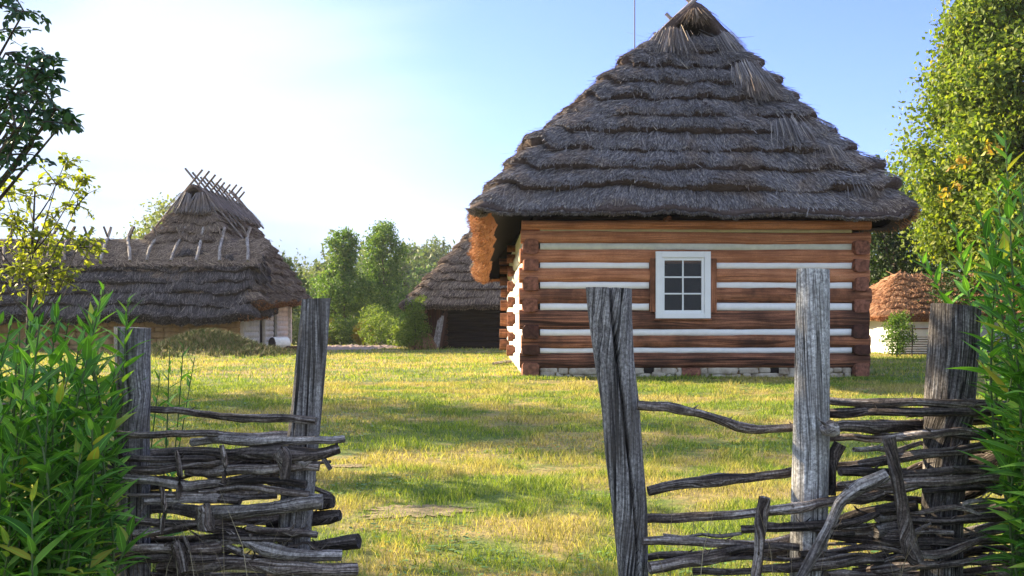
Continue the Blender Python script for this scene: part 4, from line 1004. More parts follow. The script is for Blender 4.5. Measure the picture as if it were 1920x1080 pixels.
V, F = leafcloud(cs, rs_, [420]*150, .8, 5, shell=.4)
tag(mesh_np('distant_forest', V, [F], M['lf_far']), 'hazy mass of woodland along the skyline', 'forest', kind='stuff')
# bushes in a row behind the plot
bushes = [(548, 592, 56, .7, 'lf_pale'), (575, 600, 58, .6, 'lf_mid'), (618, 598, 56, .55, 'lf_autumn'), (640, 596, 55, .8, 'lf_bush'), (662, 600, 57, .7, 'lf_bush'), (683, 601, 55, .6, 'lf_autumn'), (712, 588, 52, 1.15, 'lf_bush'),
          (735, 600, 55, .9, 'lf_bush'), (700, 572, 60, .9, 'lf_bush'), (762, 602, 48, .9, 'lf_bush')]
for i, (px_, top, Y, rr_, mt) in enumerate(bushes):
    X = at(px_, 0, Y).x; H = CZ+(HOR-top)/FPX*Y-gz(X, Y)
    desc = ['pale bush by the right wall of the white cottage', 'green bush hidden beside the leaning left gate post', 'orange tinged low bush just right of the leaning gate post', 'leafy yellow green bush, first one right of the orange tinged bush',
            'yellow green bush before the left airy tree', 'orange tinged bush in the middle of the bush row', 'largest rounded bush of the row beyond the tilled plot', 'bush on the right flank of the largest rounded bush', 'tall light green bush rising behind the largest rounded bush', 'bush at the right end of the row, near the barn'][i]
    tree('bush', desc, 'bush', X, Y, H, EGG(rr_*1.2, .7), 12, 2400, .12, M[mt], 140+i, 'bushes in a row beyond the tilled plot', tr=.03, base=H*.08, cr=(.2, .32))
X = at(775, 0, 38.6).x
tree('leafy_bush', 'bright green leafy bush beside the hay heap and barn corner', 'bush', X+.1, 38.4, 2.0, lambda s: .62*(1-.75*s)+.1, 22, 5200, .075, M['lf_bush'], 160, tr=.03, base=.1, cr=(.13, .2))
# distant small shed roof
ds = empty('distant_hut', (at(800, 0, 74).x, 74, gz(-6.4, 74)), 'tiny grey roofed hut between the airy trees and the barn', 'hut')
X0 = ds.location.x; z0 = ds.location.z
with Loc(ds):
    MB().box((X0-1, 73.6, z0), (X0+1, 75.4, z0+1.8)).build('wall', M['barnwood'], ds)
    mesh_np('roof', [(X0-1.3, 73.2, z0+1.7), (X0+1.3, 73.2, z0+1.7), (X0+1.3, 75.8, z0+1.7), (X0-1.3, 75.8, z0+1.7), (X0-1.2, 74.5, z0+2.9), (X0+1.2, 74.5, z0+2.9)], [np.array([(0, 1, 5, 4), (2, 3, 4, 5), (0, 3, 2, 1)]), np.array([(1, 2, 5), (3, 0, 4)])], M['bed'], ds)

# ------------------------------------------------------------------ leaves that can be told apart
def leaf_mesh(name, Lw, curve, fold, mat, seg=6, oval=False):
    V, UV = [], []
    for i in range(seg+1):
        s = i/seg; wd = Lw*(math.sin(math.pi*min(1, s**(.75 if oval else .62)*.985+.012)))**(.9 if oval else 1.1)
        z = -curve*s*s; 
        for k, u in ((-1, 0), (0, .5), (1, 1)): V.append((s*(1-curve*.2), k*wd, z+abs(k)*wd*fold)); UV.append((u, s))
    F = []
    for i in range(seg):
        for k in range(2): a = i*3+k; F.append((a, a+1, a+4, a+3))
    me_o = mesh_np(name, V, [np.array(F)], mat, None, np.array(UV), True); me = me_o.data; bpy.data.objects.remove(me_o); return me
LV = [leaf_mesh('leaf', .115, c, f, M['willow']) for c, f in ((.10, .35), (.28, .25), (.45, .3), (.02, .45), (.18, .15))]
LO = [leaf_mesh('leaf', .30, c, f, M['lf_near'], 5, True) for c, f in ((.1, .3), (.3, .25), (.2, .45))]
def arr(me):
    v = np.empty(len(me.vertices)*3, dtype=np.float32); me.vertices.foreach_get('co', v)
    f = np.array([p.vertices[:] for p in me.polygons]); u = np.empty(len(me.loops)*2, dtype=np.float32); me.uv_layers[0].data.foreach_get('uv', u)
    uvv = np.zeros((len(me.vertices), 2))
    li = np.empty(len(me.loops), dtype=np.int32); me.loops.foreach_get('vertex_index', li); uvv[li] = u.reshape(-1, 2)
    return v.reshape(-1, 3), f, uvv
def place_leaves(parent, mats, meshes, mat, score, rest_parent=None):
    """mats: list of (matrix, parent_stem); the 300 that show largest are parts, the rest one part"""
    order = sorted(range(len(mats)), key=lambda i: -score(mats[i][0]))
    off = parent.matrix_basis.inverted()
    for i in order[:300]:
        o = bpy.data.objects.new('leaf', meshes[i % len(meshes)]); COL.objects.link(o)
        o.parent = mats[i][1]; o.matrix_basis = off @ mats[i][0]
    b = MB(); A = [arr(m_) for m_ in meshes]
    for i in order[300:]:
        v, f, u = A[i % len(A)]; Mx = np.array(off @ mats[i][0])
        b.add(v@Mx[:3, :3].T+Mx[:3, 3], [f], u)
    if b.n:
        o = b.build('foliage', mat, parent, True); o['kind'] = 'stuff'
def vis(Mx):
    c = Mx.translation; s = Mx.to_scale().x
    if c.y < .5: return 0
    x = CX+FPX*c.x/c.y; y = HOR-FPX*(c.z-CZ)/c.y
    inside = -20 < x < 1940 and -20 < y < 1100
    return s/c.y*(1 if inside else .05)
def shoot(root, base, tip, nleaf, L, seed, out, bend=.1, r0=.006):
    rg = random.Random(seed); base, tip = Vector(base), Vector(tip); off = root.location
    mid = base.lerp(tip, .5)+Vector((rg.uniform(-bend, bend), rg.uniform(-bend, bend), .05))
    P = spline([base, mid, tip], .06); n = len(P)
    st = tube('stem', [p_-off for p_ in P], [r0*(1-.8*i/(n-1))+.0012 for i in range(n)], M['stem'], root, n=6, rough=.05, seed=seed)
    tl = (tip-base).length
    for k in range(nleaf):
        s = .10+.90*(k/nleaf)**.9; i = min(n-2, int(s*(n-1))); c = P[i].lerp(P[i+1], s*(n-1)-i); t = (P[i+1]-P[i]).normalized()
        a = k*2.4+rg.uniform(-.5, .5); side = Vector((math.cos(a), math.sin(a), 0)); el = .35+.75*s**3+rg.uniform(-.25, .25)
        d = (side*math.cos(el)+t*math.sin(el)).normalized()
        y_ = Vector((0, 0, 1)).cross(d); y_ = y_.normalized() if y_.length > .1 else Vector((1, 0, 0)); z_ = d.cross(y_)
        if z_.z < 0: z_ = -z_; y_ = -y_
        Rm = Matrix((d, y_, z_)).transposed().to_4x4() @ Matrix.Rotation(rg.uniform(-.5, .5), 4, 'X')
        l_ = L*(1.0 if s < .8 else 1.0-.55*(s-.8)/.2)*rg.uniform(.5, 1.25)*(.75 if s < .2 else 1)
        out.append((Matrix.Translation(c) @ Rm @ Matrix.Scale(l_, 4), root))
# ------------------------------------------------------------------ wattle fences
YF = 4.0
def fence_post(root, pts, mat, seed, grooves=(), tilt=.1, n=56, depth=1.0, nm='post'):
    """pts: (x, y, half width in photo px) from bottom to top"""
    P = []; Rr = []
    for (a, b), (c, d) in zip([(q, q2) for q, q2 in zip(pts, pts[1:])], [(0, 0)]*9): pass
    K = 36
    ysx = [q[1] for q in pts]
    for i in range(K+1):
        s = i/K; y = pts[0][1]+(pts[-1][1]-pts[0][1])*s
        for q, q2 in zip(pts, pts[1:]):
            if q2[1] <= y <= q[1] or q2 is pts[-1]:
                f = (y-q[1])/(q2[1]-q[1]) if q2[1] != q[1] else 0
                if y >= q2[1]-1e-6: break
        x = q[0]+(q2[0]-q[0])*f; hw = q[2]+(q2[2]-q[2])*f
        P.append(at(x, y, YF)-root.location); Rr.append(hw/FPX*YF)
    def mod(th, s, L):
        k = 1+.035*math.cos(2*th+seed)+.03*n3(math.cos(th)*2.2+seed, math.sin(th)*2.2, s*1.5)*2
        for (t0, dr, wdt, dp, s0, s1) in grooves:
            tt = t0+dr*(1-s)+.05*n3(s*7, seed, 3)
            d = (th-tt+math.pi) % (2*math.pi)-math.pi
            e = max(0, min(1, (s-s0)/.1))*max(0, min(1, (s1-s)/.05+1))
            k -= dp*e*math.exp(-(d/(wdt*(.5+.8*s)))**2)
        k -= .028*max(0, n3(math.cos(th)*9+seed, math.sin(th)*9, s*2.2))*2.2
        return k
    V, F, UV = sweep(P, Rr, n=n, rough=.02, freq=3, seed=seed, up=(0, 1, 0), mod=mod, tilt=tilt, capin=.006)
    return mesh_np(nm, V, F, mat, root, UV, True)
def branch(root, pts, r, mat, seed, posts, par=0, front=None, nm='branch', taper=.15):
    """pts in photo px; the stick weaves in front of one post and behind the next"""
    rg = random.Random(seed); W3 = []
    for (x, y) in pts:
        if front is not None: dy = front
        else:
            # nearest post decides the side
            ph = 0
            for k in range(len(posts)-1):
                if x >= posts[k]: ph = k+(x-posts[k])/(posts[k+1]-posts[k])
            if x < posts[0]: ph = (x-posts[0])/300
            dy = -math.cos(math.pi*(ph+par))*.105
        v = at(x, y, YF+dy); v -= root.location; W3.append(v)
    P = spline(W3, .045); n = len(P); rm = r/FPX*YF
    kn = [rg.random() for _ in range(3)]
    Rr = []
    flip = rg.random() < .5
    for i in range(n):
        s = i/(n-1); s_ = 1-s if flip else s
        k = 1-taper*s_+.14*n3(s*n*.16, seed, 2)+sum(.22*math.exp(-((s-q)*n*.6)**2) for q in kn)
        Rr.append(rm*k); P[i] = P[i]+Vector((0, .010*n3(s*n*.2, seed, 9)+.004*n3(s*n*.6, seed, 3), .009*n3(s*n*.22, seed, 5)+.005*n3(s*n*.6, seed, 7)))
    V, F, UV = sweep(P, Rr, n=12, rough=.08, freq=14, seed=seed, capin=.004, mod=lambda th, s, L: 1-.10*max(0, n3(math.cos(th)*3, math.sin(th)*3+seed, L*2.5))*2)
    b = MB().add(V, F, UV)
    for q in range(rg.randint(1, 4)):                  # short broken twigs
        i = rg.randrange(2, n-2); d = (P[i+1]-P[i]).normalized(); u = Vector((d.x*.8*(1 if rg.random() < .5 else -1), rg.uniform(-.6, .1), rg.uniform(.2, .8))).normalized()
        L_ = rg.uniform(.03, .07); b.add(*sweep([P[i], P[i]+u*L_*.5, P[i]+u*L_+Vector((0, 0, .004))], [rm*.42, rm*.25, rm*.08], n=6, seed=q))
    return b.build(nm, mat, root, True)
z1 = lambda L_: [(a/2, 540+b/2) for a, b in L_]
z3 = lambda L_: [(1450+a/2, 540+b/2) for a, b in L_]
z2 = lambda L_: [(1050+a/2, 540+b/2) for a, b in L_]
lf = empty('wattle_fence', (-1.2, YF, gz(-1.2, YF)), 'left wattle fence of weathered sticks woven between two grey posts beside green shoots', 'fence', 'wattle fences either side of the gateway')
fence_post(lf, [(252, 1260, 32), (250, 1000, 31), (247, 800, 33), (247, 740, 35), (249, 690, 33), (248, 614, 34)], M['post'], 3, [(4.0, .1, .05, .10, .3, 1.0), (5.2, .2, .04, .06, .6, 1.0)], .06)
fence_post(lf, [(540, 1260, 30), (552, 1000, 31), (562, 880, 31), (574, 780, 29), (585, 660, 28), (594, 560, 26)], M['post'], 5, [(4.6, -.3, .06, .16, .35, 1.0), (5.3, .1, .05, .09, .5, 1.0), (3.9, .2, .05, .08, .2, 1.0)], -.12)
pl = [250, 568]
LB = [(z1([(-60, 445), (90, 440), (250, 445), (566, 455), (700, 462), (830, 482), (1000, 490), (1185, 496)]), 8, 'branch', 1), (z1([(280, 535), (430, 545), (560, 548), (800, 550), (1080, 556)]), 8, 'branch', 0),
      (z1([(720, 578), (900, 570), (1100, 575), (1240, 572), (1292, 560)]), 9, 'branch_pale', 1), (z1([(250, 590), (380, 600), (470, 612)]), 12, 'branch', 0),
      (z1([(560, 625), (700, 615), (900, 622), (1060, 620), (1180, 625), (1272, 600)]), 13, 'branch_dark', 1), (z1([(280, 660), (450, 682), (600, 678), (700, 668), (850, 652), (920, 640)]), 9, 'branch', 0),
      (z1([(700, 690), (850, 682), (950, 680), (1050, 676), (1196, 670)]), 10, 'branch', 1), (z1([(280, 705), (500, 712), (600, 722), (700, 742), (850, 726), (1000, 700), (1050, 688)]), 10, 'branch_pale', 0),
      (z1([(380, 802), (560, 800), (650, 780), (760, 770), (900, 745), (1050, 760), (1160, 776)]), 9, 'branch', 1), (z1([(540, 800), (700, 792), (900, 786), (1040, 776)]), 8, 'branch_pale', 0),
      (z1([(350, 835), (600, 828), (800, 842), (1000, 830), (1120, 808), (1210, 800)]), 14, 'branch_pale', 1), (z1([(1120, 808), (1200, 798), (1248, 802)]), 13, 'branch_dark', 0),
      (z1([(500, 925), (700, 892), (850, 876), (1000, 862), (1160, 852)]), 10, 'branch', 0), (z1([(930, 902), (1050, 910), (1100, 920), (1190, 930)]), 8, 'branch', 1),
      (z1([(420, 985), (560, 975), (700, 982), (830, 975)]), 12, 'branch', 0), (z1([(840, 952), (900, 948), (1000, 975), (1130, 998), (1280, 1004)]), 12, 'branch_pale', 1),
      (z1([(1100, 975), (1200, 968), (1345, 948)]), 12, 'branch_dark', 0), (z1([(600, 1050), (850, 1032), (1000, 1042), (1200, 1056), (1338, 1058)]), 15, 'branch', 1),
      (z1([(1000, 890), (1150, 872), (1275, 846)]), 12, 'branch_dark', 0), (z1([(300, 770), (600, 772), (900, 800)]), 8, 'branch_dark', 1), (z1([(260, 860), (500, 872), (800, 900), (1060, 940)]), 9, 'branch_dark', 0),
      (z1([(280, 740), (600, 742), (1000, 722), (1150, 735)]), 8, 'branch_dark', 1), (z1([(300, 640), (620, 640), (900, 648), (1080, 652)]), 8, 'branch_dark', 0),
      (z1([(300, 930), (600, 942), (900, 935), (1100, 945)]), 9, 'branch_dark', 1), (z1([(250, 1020), (600, 1012), (900, 1018), (1150, 1030)]), 10, 'branch_dark', 0), (z1([(300, 1090), (700, 1085), (1150, 1092)]), 12, 'branch', 1),
      (z1([(250, 1130), (700, 1150), (1250, 1130)]), 12, 'branch_dark', 0)]
for i, (p_, r_, mt, par) in enumerate(LB): branch(lf, p_, r_*.88, M[mt], i+1, pl, par)
branch(lf, z1([(655, 950), (668, 1000), (685, 1065)]), 8, M['branch'], 50, pl, front=-.13, nm='twig')
branch(lf, z1([(1045, 610), (1065, 650), (1070, 715)]), 11, M['branch'], 51, pl, front=-.16, nm='bark_strip')
branch(lf, z1([(760, 815), (770, 860), (775, 905)]), 13, M['branch'], 52, pl, front=-.13, nm='bark_strip')
for i, (x, y0, y1) in enumerate(((415, 835, 905), (330, 845, 935), (505, 850, 900), (345, 1005, 1060), (470, 1000, 1060), (300, 900, 1000))):
    branch(lf, [(x, y0), (x+8, (y0+y1)/2), (x+3, y1)], 4, M['branch'], 60+i, pl, front=-.07-.02*(i % 2), nm='twig')
rq = random.Random(44)
def thin_rods(root, n, xr_, yr_, seed, posts):
    for k in range(n):
        x0_ = rq.uniform(*xr_); L_ = rq.uniform(120, 330); y0_ = rq.uniform(*yr_); x1_ = min(x0_+L_, xr_[1]+60)
        pts = [(x0_+(x1_-x0_)*q/4, y0_+rq.uniform(-7, 7)+(q*rq.uniform(-4, 4))) for q in range(5)]
        branch(root, pts, rq.uniform(2.6, 5.2), M[rq.choice(('branch', 'branch_dark', 'branch_pale', 'branch'))], seed+k, posts, k % 2, nm='thin_rod')
thin_rods(lf, 20, (140, 560), (840, 1075), 2000, pl)
rf = empty('wattle_fence', (1.3, YF, gz(1.3, YF)), 'right wattle fence with three tall grey posts and loosely woven crooked sticks', 'fence', 'wattle fences either side of the gateway')
fence_post(rf, [(1196, 1270, 24), (1188, 1080, 27), (1180, 950, 32), (1170, 850, 34), (1163, 760, 35), (1152, 680, 37), (1144, 590, 41), (1142, 540, 43)], M['post'], 7,
           [(4.72, -.4, .075, .75, .15, 1.0), (5.25, .2, .05, .12, .55, 1.0), (4.2, .1, .05, .10, .4, 1.0), (5.6, .0, .05, .1, .7, 1.0)], .07, n=110)
fence_post(rf, [(1512, 1270, 33), (1516, 1000, 35), (1520, 830, 35), (1523, 700, 33), (1524, 505, 31)], M['post_pale'], 9, [(4.5, .2, .035, .07, .4, 1.0), (5.2, -.2, .03, .05, .0, .9)], .02)
fence_post(rf, [(1762, 1270, 36), (1766, 960, 36), (1772, 850, 38), (1780, 760, 43), (1787, 660, 44), (1793, 573, 43)], M['post_dark'], 11, [(4.3, .3, .05, .08, .2, 1.0), (5.1, -.3, .05, .08, .1, .9)], .05)
pr = [1190, 1522, 1780, 2050]
RB = [(z2([(290, 440), (400, 450), (520, 470), (620, 505), (700, 525), (790, 527), (885, 522), (960, 515)]), 10, 'branch', 0), (z2([(332, 762), (450, 735), (560, 725), (700, 712), (870, 688)])+z3([(100, 690), (235, 668), (400, 650), (550, 625), (700, 608), (850, 578), (1000, 560)]), 11, 'branch', 0),
      (z2([(300, 865), (500, 860), (650, 850), (890, 825)])+z3([(160, 810), (260, 800), (400, 770), (500, 690), (600, 660)]), 11, 'branch', 1), (z2([(310, 950), (430, 945), (600, 960), (750, 960), (880, 935)])+z3([(110, 925), (250, 908), (400, 905)]), 11, 'branch', 0),
      (z2([(335, 1050), (450, 1032), (600, 1005), (740, 985), (900, 975)]), 14, 'branch', 0), (z2([(500, 1062), (700, 1060), (900, 1050)])+z3([(200, 1040), (350, 1012), (600, 1010), (800, 980)]), 7, 'branch', 1),
      (z3([(190, 420), (350, 430), (500, 430), (740, 435), (900, 430), (1040, 425)]), 9, 'branch', 0), (z3([(170, 478), (300, 470), (400, 460), (550, 465), (800, 462), (1000, 470)]), 11, 'branch_dark', 0),
      (z3([(185, 532), (260, 517), (400, 522), (560, 515), (700, 498), (880, 482), (1040, 470)]), 14, 'branch_dark', 1), (z3([(120, 575), (250, 560), (400, 565), (560, 550), (700, 540), (1000, 530)]), 9, 'branch', 0),
      (z3([(230, 745), (450, 735), (600, 725), (800, 705), (1000, 680)]), 13, 'branch', 0), (z3([(380, 790), (560, 795), (680, 792), (760, 770), (860, 735), (1000, 700)]), 8, 'branch', 1),
      (z3([(390, 862), (560, 850), (700, 835), (880, 815), (1020, 800)]), 11, 'branch_pale', 1), (z3([(230, 885), (330, 850), (450, 825), (540, 815)]), 11, 'branch_dark', 0),
      (z3([(380, 915), (450, 900), (560, 915), (650, 932), (800, 905), (900, 880), (1020, 860)]), 15, 'branch_pale', 1), (z3([(-80, 1010), (200, 990), (400, 970), (600, 1000), (700, 970), (800, 940)]), 8, 'branch', 0),
      (z3([(-60, 1055), (150, 1042), (350, 1022), (520, 1020)]), 9, 'branch', 1), (z3([(300, 1065), (500, 1042), (700, 1030), (1000, 1000)]), 10, 'branch', 0),
      (z3([(250, 690), (400, 690), (520, 690), (700, 640), (1000, 640)]), 9, 'branch_dark', 1), (z3([(620, 650), (760, 660), (900, 610), (1020, 600)]), 17, 'branch_dark', 1), (z3([(100, 900), (300, 940), (500, 950), (800, 950), (1000, 930)]), 9, 'branch_dark', 0),
      (z3([(-120, 905), (100, 895), (300, 880), (420, 830)]), 9, 'branch_dark', 1), (z3([(200, 1085), (600, 1078), (1000, 1050)]), 13, 'branch', 1), (z2([(330, 1010), (500, 1000), (620, 985)])+z3([(-60, 970), (100, 975)]), 8, 'branch_dark', 1),
      (z3([(-400, 1120), (0, 1110), (500, 1125), (1000, 1110)]), 13, 'branch_dark', 0), (z3([(500, 870), (700, 870), (900, 850), (1020, 840)]), 9, 'branch_dark', 0), (z3([(100, 1000), (400, 1010), (700, 985), (1000, 965)]), 8, 'branch_dark', 1),
      (z3([(560, 760), (700, 745), (1000, 760)]), 8, 'branch_dark', 0), (z3([(500, 470), (700, 480), (1000, 500)]), 9, 'branch_dark', 1), (z3([(440, 700), (600, 690), (760, 680), (1000, 720)]), 9, 'branch_dark', 0)]
for i, (p_, r_, mt, par) in enumerate(RB): branch(rf, p_, r_*.86, M[mt], i+101, pr, par)
thin_rods(rf, 14, (1215, 1850), (985, 1080), 2100, pr)
thin_rods(rf, 9, (1540, 1850), (760, 980), 2200, pr)
branch(rf, z3([(100, 1095), (160, 985), (205, 905), (235, 840), (262, 790), (330, 742), (425, 700)]), 10, M['branch_pale'], 150, pr, front=-.20, nm='forked_stick')
branch(rf, z3([(432, 560), (450, 660), (480, 790), (500, 900), (515, 980), (540, 1030)]), 12, M['branch'], 151, pr, front=-.16, nm='upright_stick')
branch(rf, z2([(770, 785), (755, 880), (745, 1000), (730, 1100)]), 9, M['branch'], 152, pr, front=-.15, nm='upright_stick')
branch(rf, z3([(252, 585), (222, 650), (216, 780)]), 9, M['branch_dark'], 153, pr, front=.02, nm='bark_strip')
branch(rf, z3([(200, 515), (215, 530), (240, 530)]), 12, M['branch_pale'], 154, pr, front=-.17, nm='bark_strip')

# ------------------------------------------------------------------ leafy shoots in front of the fences
sl = empty('leafy_shoots', (-1.7, 3.5, gz(-1.7, 3.5)), 'dense bright green narrow leaved shoots covering the left wattle fence', 'shrub', 'narrow leaved shoots at the fences')
outl = []; rr = random.Random(31)
tips = [(195, 535, 3.4), (110, 560, 3.5), (75, 600, 3.3), (180, 575, 3.7), (20, 610, 3.4), (150, 640, 3.4), (50, 690, 3.2), (215, 690, 3.6), (130, 700, 3.3), (10, 720, 3.5), (175, 740, 3.5), (90, 770, 3.2), (-30, 560, 3.6), (-40, 660, 3.4),
        (40, 800, 3.2), (150, 820, 3.3), (5, 850, 3.1), (100, 870, 3.2), (60, 930, 3.1), (200, 930, 3.4), (140, 950, 3.2), (250, 985, 3.4), (20, 1000, 3.1), (220, 820, 3.6), (90, 1010, 3.2), (-30, 780, 3.3), (175, 1020, 3.3), (240, 560, 3.9), (-10, 900, 3.5), (60, 560, 3.9), (130, 860, 3.6), (30, 640, 3.8)]
for i, (x, y, Y) in enumerate(tips):
    Y -= .0; t_ = at(x, y, Y); hgt = t_.z; b_ = Vector((t_.x+rr.uniform(-.22, .05)-.12*hgt*.5, Y+rr.uniform(-.05, .15), gz(t_.x, Y)-.05))
    shoot(sl, b_, t_, max(18, int(hgt/.022)), .155, 300+i, outl, .06)
tips = [(rr.uniform(-60, 200), rr.uniform(700, 1060), rr.uniform(3.15, 3.65)) for _ in range(34)]+[(rr.uniform(-40, 200), rr.uniform(590, 760), rr.uniform(3.4, 3.8)) for _ in range(16)]
for i, (x, y, Y) in enumerate(tips):
    t_ = at(x, y, Y); b_ = Vector((t_.x+rr.uniform(-.2, .05), Y+rr.uniform(-.05, .15), max(gz(t_.x, Y)-.05, t_.z-.75)))
    shoot(sl, b_, t_, 24, .15, 500+i, outl, .06)
for i, (x, y, Y) in enumerate(((345, 640, 4.35), (318, 655, 4.4), (365, 670, 4.5), (300, 700, 4.3))):
    t_ = at(x, y, Y); b_ = at(282, 900, Y+.1); b_.z = gz(b_.x, b_.y); shoot(sl, b_, t_, 26, .10, 350+i, outl, .03, .004)
place_leaves(sl, outl, LV, M['willow'], vis)
sr = empty('leafy_shoots', (2.2, 3.7, gz(2.2, 3.7)), 'tall green leafy shoots leaning over the right end of the wattle fence', 'shrub', 'narrow leaved shoots at the fences')
outr = []
tips = [(1885, 255, 3.5), (1835, 385, 3.6), (1722, 480, 4.4), (1790, 420, 4.2), (1915, 350, 3.4), (1868, 430, 3.6), (1930, 470, 3.4), (1880, 520, 3.4), (1925, 600, 3.3), (1890, 660, 3.5), (1930, 730, 3.4), (1850, 500, 3.9), (1845, 470, 4.2), (1895, 770, 3.6), (1935, 840, 3.5), (1960, 540, 3.5), (1970, 420, 3.5), (1905, 440, 3.9), (1870, 350, 3.9)]
for i, (x, y, Y) in enumerate(tips):
    t_ = at(x, y, Y)
    bx = at(1960, 0, Y).x+rr.uniform(-.12, .2) if x > 1700 else t_.x+.03
    b_ = Vector((bx, Y+rr.uniform(-.05, .15), gz(bx, Y)-.05)); shoot(sr, b_, t_, max(18, int((t_-b_).length/.026)), .15, 400+i, outr, .08)
for i in range(22):
    x, y, Y = rr.uniform(1895, 2010), rr.uniform(500, 900), rr.uniform(3.4, 3.9); t_ = at(x, y, Y); b_ = t_+Vector((rr.uniform(0, .25), 0, -.7)); b_.z = max(b_.z, gz(b_.x, Y)-.05)
    shoot(sr, b_, t_, 24, .15, 600+i, outr, .06)
place_leaves(sr, outr, LV, M['willow'], vis)

# ------------------------------------------------------------------ young sunlit tree at the left and the near tree hanging into the picture
def clumptree(name, label, cat, x, y, clumps, Y, nl, leaf, mat, seed, trunk_r, asparts=None, lean=0):
    z0 = gz(x, y); root = empty(name, (x, y, z0), label, cat); rg = random.Random(seed); b = MB()
    top = Vector((lean, 0, max(c[2] for c in clumps)-z0-.2)); P = spline([Vector((0, 0, -.1)), Vector((lean*.3, 0, top.z*.4)), top], .25); n = len(P)
    b.add(*sweep(P, [trunk_r*(1.1-.9*i/(n-1)) for i in range(n)], n=9, seed=seed))
    L_ = []
    for k, (cx_, cy_, cz_, r_, nn_) in enumerate(clumps):
        c = Vector((cx_-x, cy_-y, cz_-z0)); s = max(.12, min(.9, (c.z-math.hypot(c.x, c.y)*.9)/max(.1, top.z))); o_ = P[int(s*(n-1))]
        Q = spline([o_, o_.lerp(c, .5)+Vector((0, 0, -.06)), c], .2); b.add(*sweep(Q, [max(.004, trunk_r*.26*(1-.85*i/(len(Q)-1))) for i in range(len(Q))], n=5, seed=k))
        for q in range(max(4, nn_//(9 if asparts is None else 17))):               # twigs carrying leaves in rows
            d = Vector((rg.gauss(0, 1), rg.gauss(0, 1), rg.gauss(.1, .8))).normalized(); e = c+d*r_*rg.uniform(.7, 1.3 if asparts is None else 1.75); T_ = spline([c, c.lerp(e, .5)+Vector((0, 0, .03)), e], .08)
            b.add(*sweep(T_, [max(.0018, .006*(1-.8*i/(len(T_)-1))) for i in range(len(T_))], n=4, seed=q))
            m_ = 16
            for w_ in range(m_):
                s2 = .15+.85*w_/m_; i_ = min(len(T_)-2, int(s2*(len(T_)-1))); pt = T_[i_].lerp(T_[i_+1], s2*(len(T_)-1)-i_)
                dd = (d*.5+Vector((rg.gauss(0, 1), rg.gauss(0, 1), rg.gauss(-.25, .6)))).normalized(); y_ = Vector((rg.gauss(0, .5), rg.gauss(0, .5), 1)).cross(dd).normalized(); z_ = dd.cross(y_)
                L_.append((Matrix.Translation(root.location+pt+dd*.01) @ Matrix((dd, y_, z_)).transposed().to_4x4() @ Matrix.Scale(leaf*rg.uniform(.5, 1.25), 4), root))
    b.build('trunk', M['bark'], root, True)
    if asparts: place_leaves(root, L_, asparts, mat, vis)
    else:
        bb = MB(); A = [arr(m_) for m_ in LO]; off = root.matrix_basis.inverted()
        for i, (Mx, _) in enumerate(L_):
            v, f, u = A[i % 3]; v = v[[0, 4, 7, 10, 16, 13, 9, 15]] if False else v; Mn = np.array(off @ Mx); bb.add(v@Mn[:3, :3].T+Mn[:3, 3], [f], u)
        o = bb.build('crown', mat, root, True)
    return root
rr = random.Random(8); cl = []
for (x, y, r_, n_) in ((60, 440, .28, 90), (100, 470, .28, 100), (145, 465, .22, 80), (55, 370, .25, 60), (105, 345, .25, 60), (145, 385, .2, 50), (175, 460, .14, 30), (90, 520, .28, 110), (135, 525, .2, 70), (20, 420, .28, 70), (40, 500, .3, 110), (65, 550, .25, 70), (-20, 470, .3, 60), (100, 410, .25, 70), (10, 360, .25, 40), (120, 310, .14, 20), (-40, 400, .3, 60), (150, 340, .12, 16)):
    p_ = at(x, y, 9+rr.uniform(-.4, .5)); cl.append((p_.x, p_.y, p_.z, r_*1.0, n_))
clumptree('young_tree', 'slender young tree with sunlit yellow green leaves in front of the long shed', 'tree', at(45, 0, 9).x, 9.0, cl, 9, 0, .058, M['lf_sap'], 5, .035, lean=.1)
cl = []
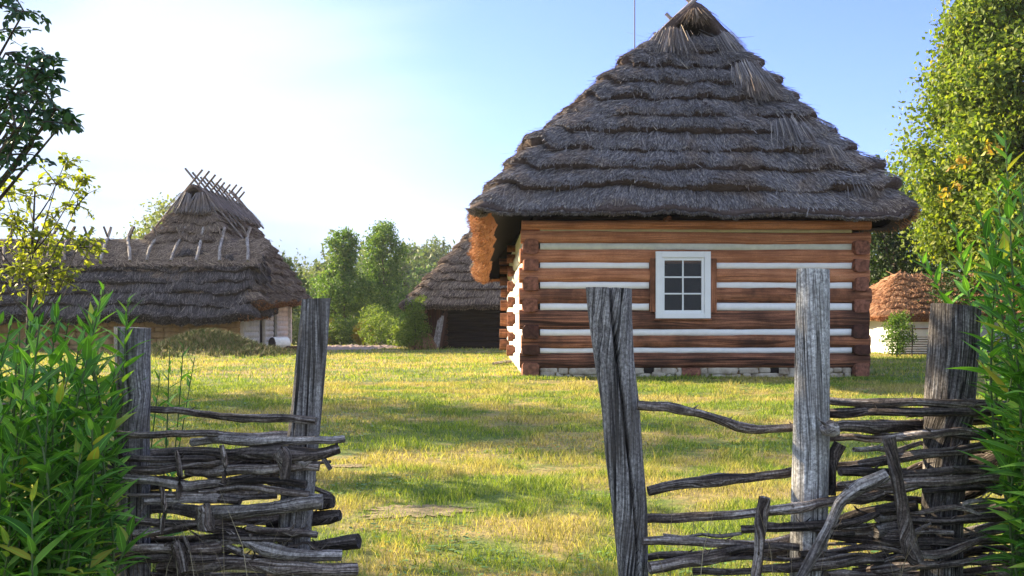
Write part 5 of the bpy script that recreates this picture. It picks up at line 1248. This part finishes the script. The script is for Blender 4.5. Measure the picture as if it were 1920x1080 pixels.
for (x, y, r_, n_) in ((-10, 10, .2, 90), (45, 22, .10, 50), (10, 100, .16, 70), (50, 125, .13, 60), (25, 180, .2, 110), (75, 190, .13, 90), (30, 240, .2, 130), (85, 235, .11, 80), (20, 290, .2, 120), (60, 275, .13, 90), (0, 345, .16, 70), (98, 150, .09, 60), (105, 205, .09, 60), (70, 165, .12, 70), (110, 240, .07, 40), (60, 210, .14, 90), (88, 112, .06, 30), (-30, 200, .25, 120), (-60, 80, .3, 120), (-60, 300, .3, 140), (-100, 180, .3, 120)):
    p_ = at(x, y, 5.6+rr.uniform(-.3, .3)); cl.append((p_.x, p_.y, p_.z, r_, n_))
for k in range(46):                                    # the rest of its crown, above and left of the picture
    a = rr.uniform(0, 6.28); q = rr.uniform(.3, 1.9); zz = rr.uniform(3.3, 6.8); xx = -4.7+math.cos(a)*q; yy = 6.6+math.sin(a)*q
    if xx/yy > -.56 and (zz-CZ)/yy < .36: continue
    cl.append((xx, yy, zz, .42, 220))
clumptree('garden_tree', 'dark leaved tree branch hanging in at the upper left corner', 'tree', -4.7, 6.6, cl, 5.6, 0, .054, M['lf_near'], 6, .13, LO)
# taller trees left of the picture whose shade falls over the yard
for i, (x, y, h, r_, lb) in enumerate(((-18.0, 16.4, 8.0, 2.6, 'leafy orchard tree left of the picture, in the middle of the row'), (-10.8, 8.2, 8.2, 2.7, 'leafy orchard tree left of the picture, nearest the young tree'), (-12.8, 17.5, 8.5, 2.4, 'leafy orchard tree left of the picture, furthest up the yard'))):
    tree('orchard_tree', lb, 'tree', x, y, h, EGG(r_), 46, 14000, .13, M['lf_mid'], 170+i, 'orchard trees left of the yard', tr=.16, base=1.8, cr=(.08, .12))

# ------------------------------------------------------------------ air
m, t, out = newmat('hazy_air')
pv = t.nodes.new('ShaderNodeVolumePrincipled'); pv.inputs['Color'].default_value = (.86, .90, .96, 1); pv.inputs['Density'].default_value = .0003; pv.inputs['Anisotropy'].default_value = .3
t.links.new(pv.outputs[0], out.inputs['Volume'])
hz = MB().box((-760, -40, -3), (760, 950, 24)).build('haze', m); hz['kind'] = 'stuff'
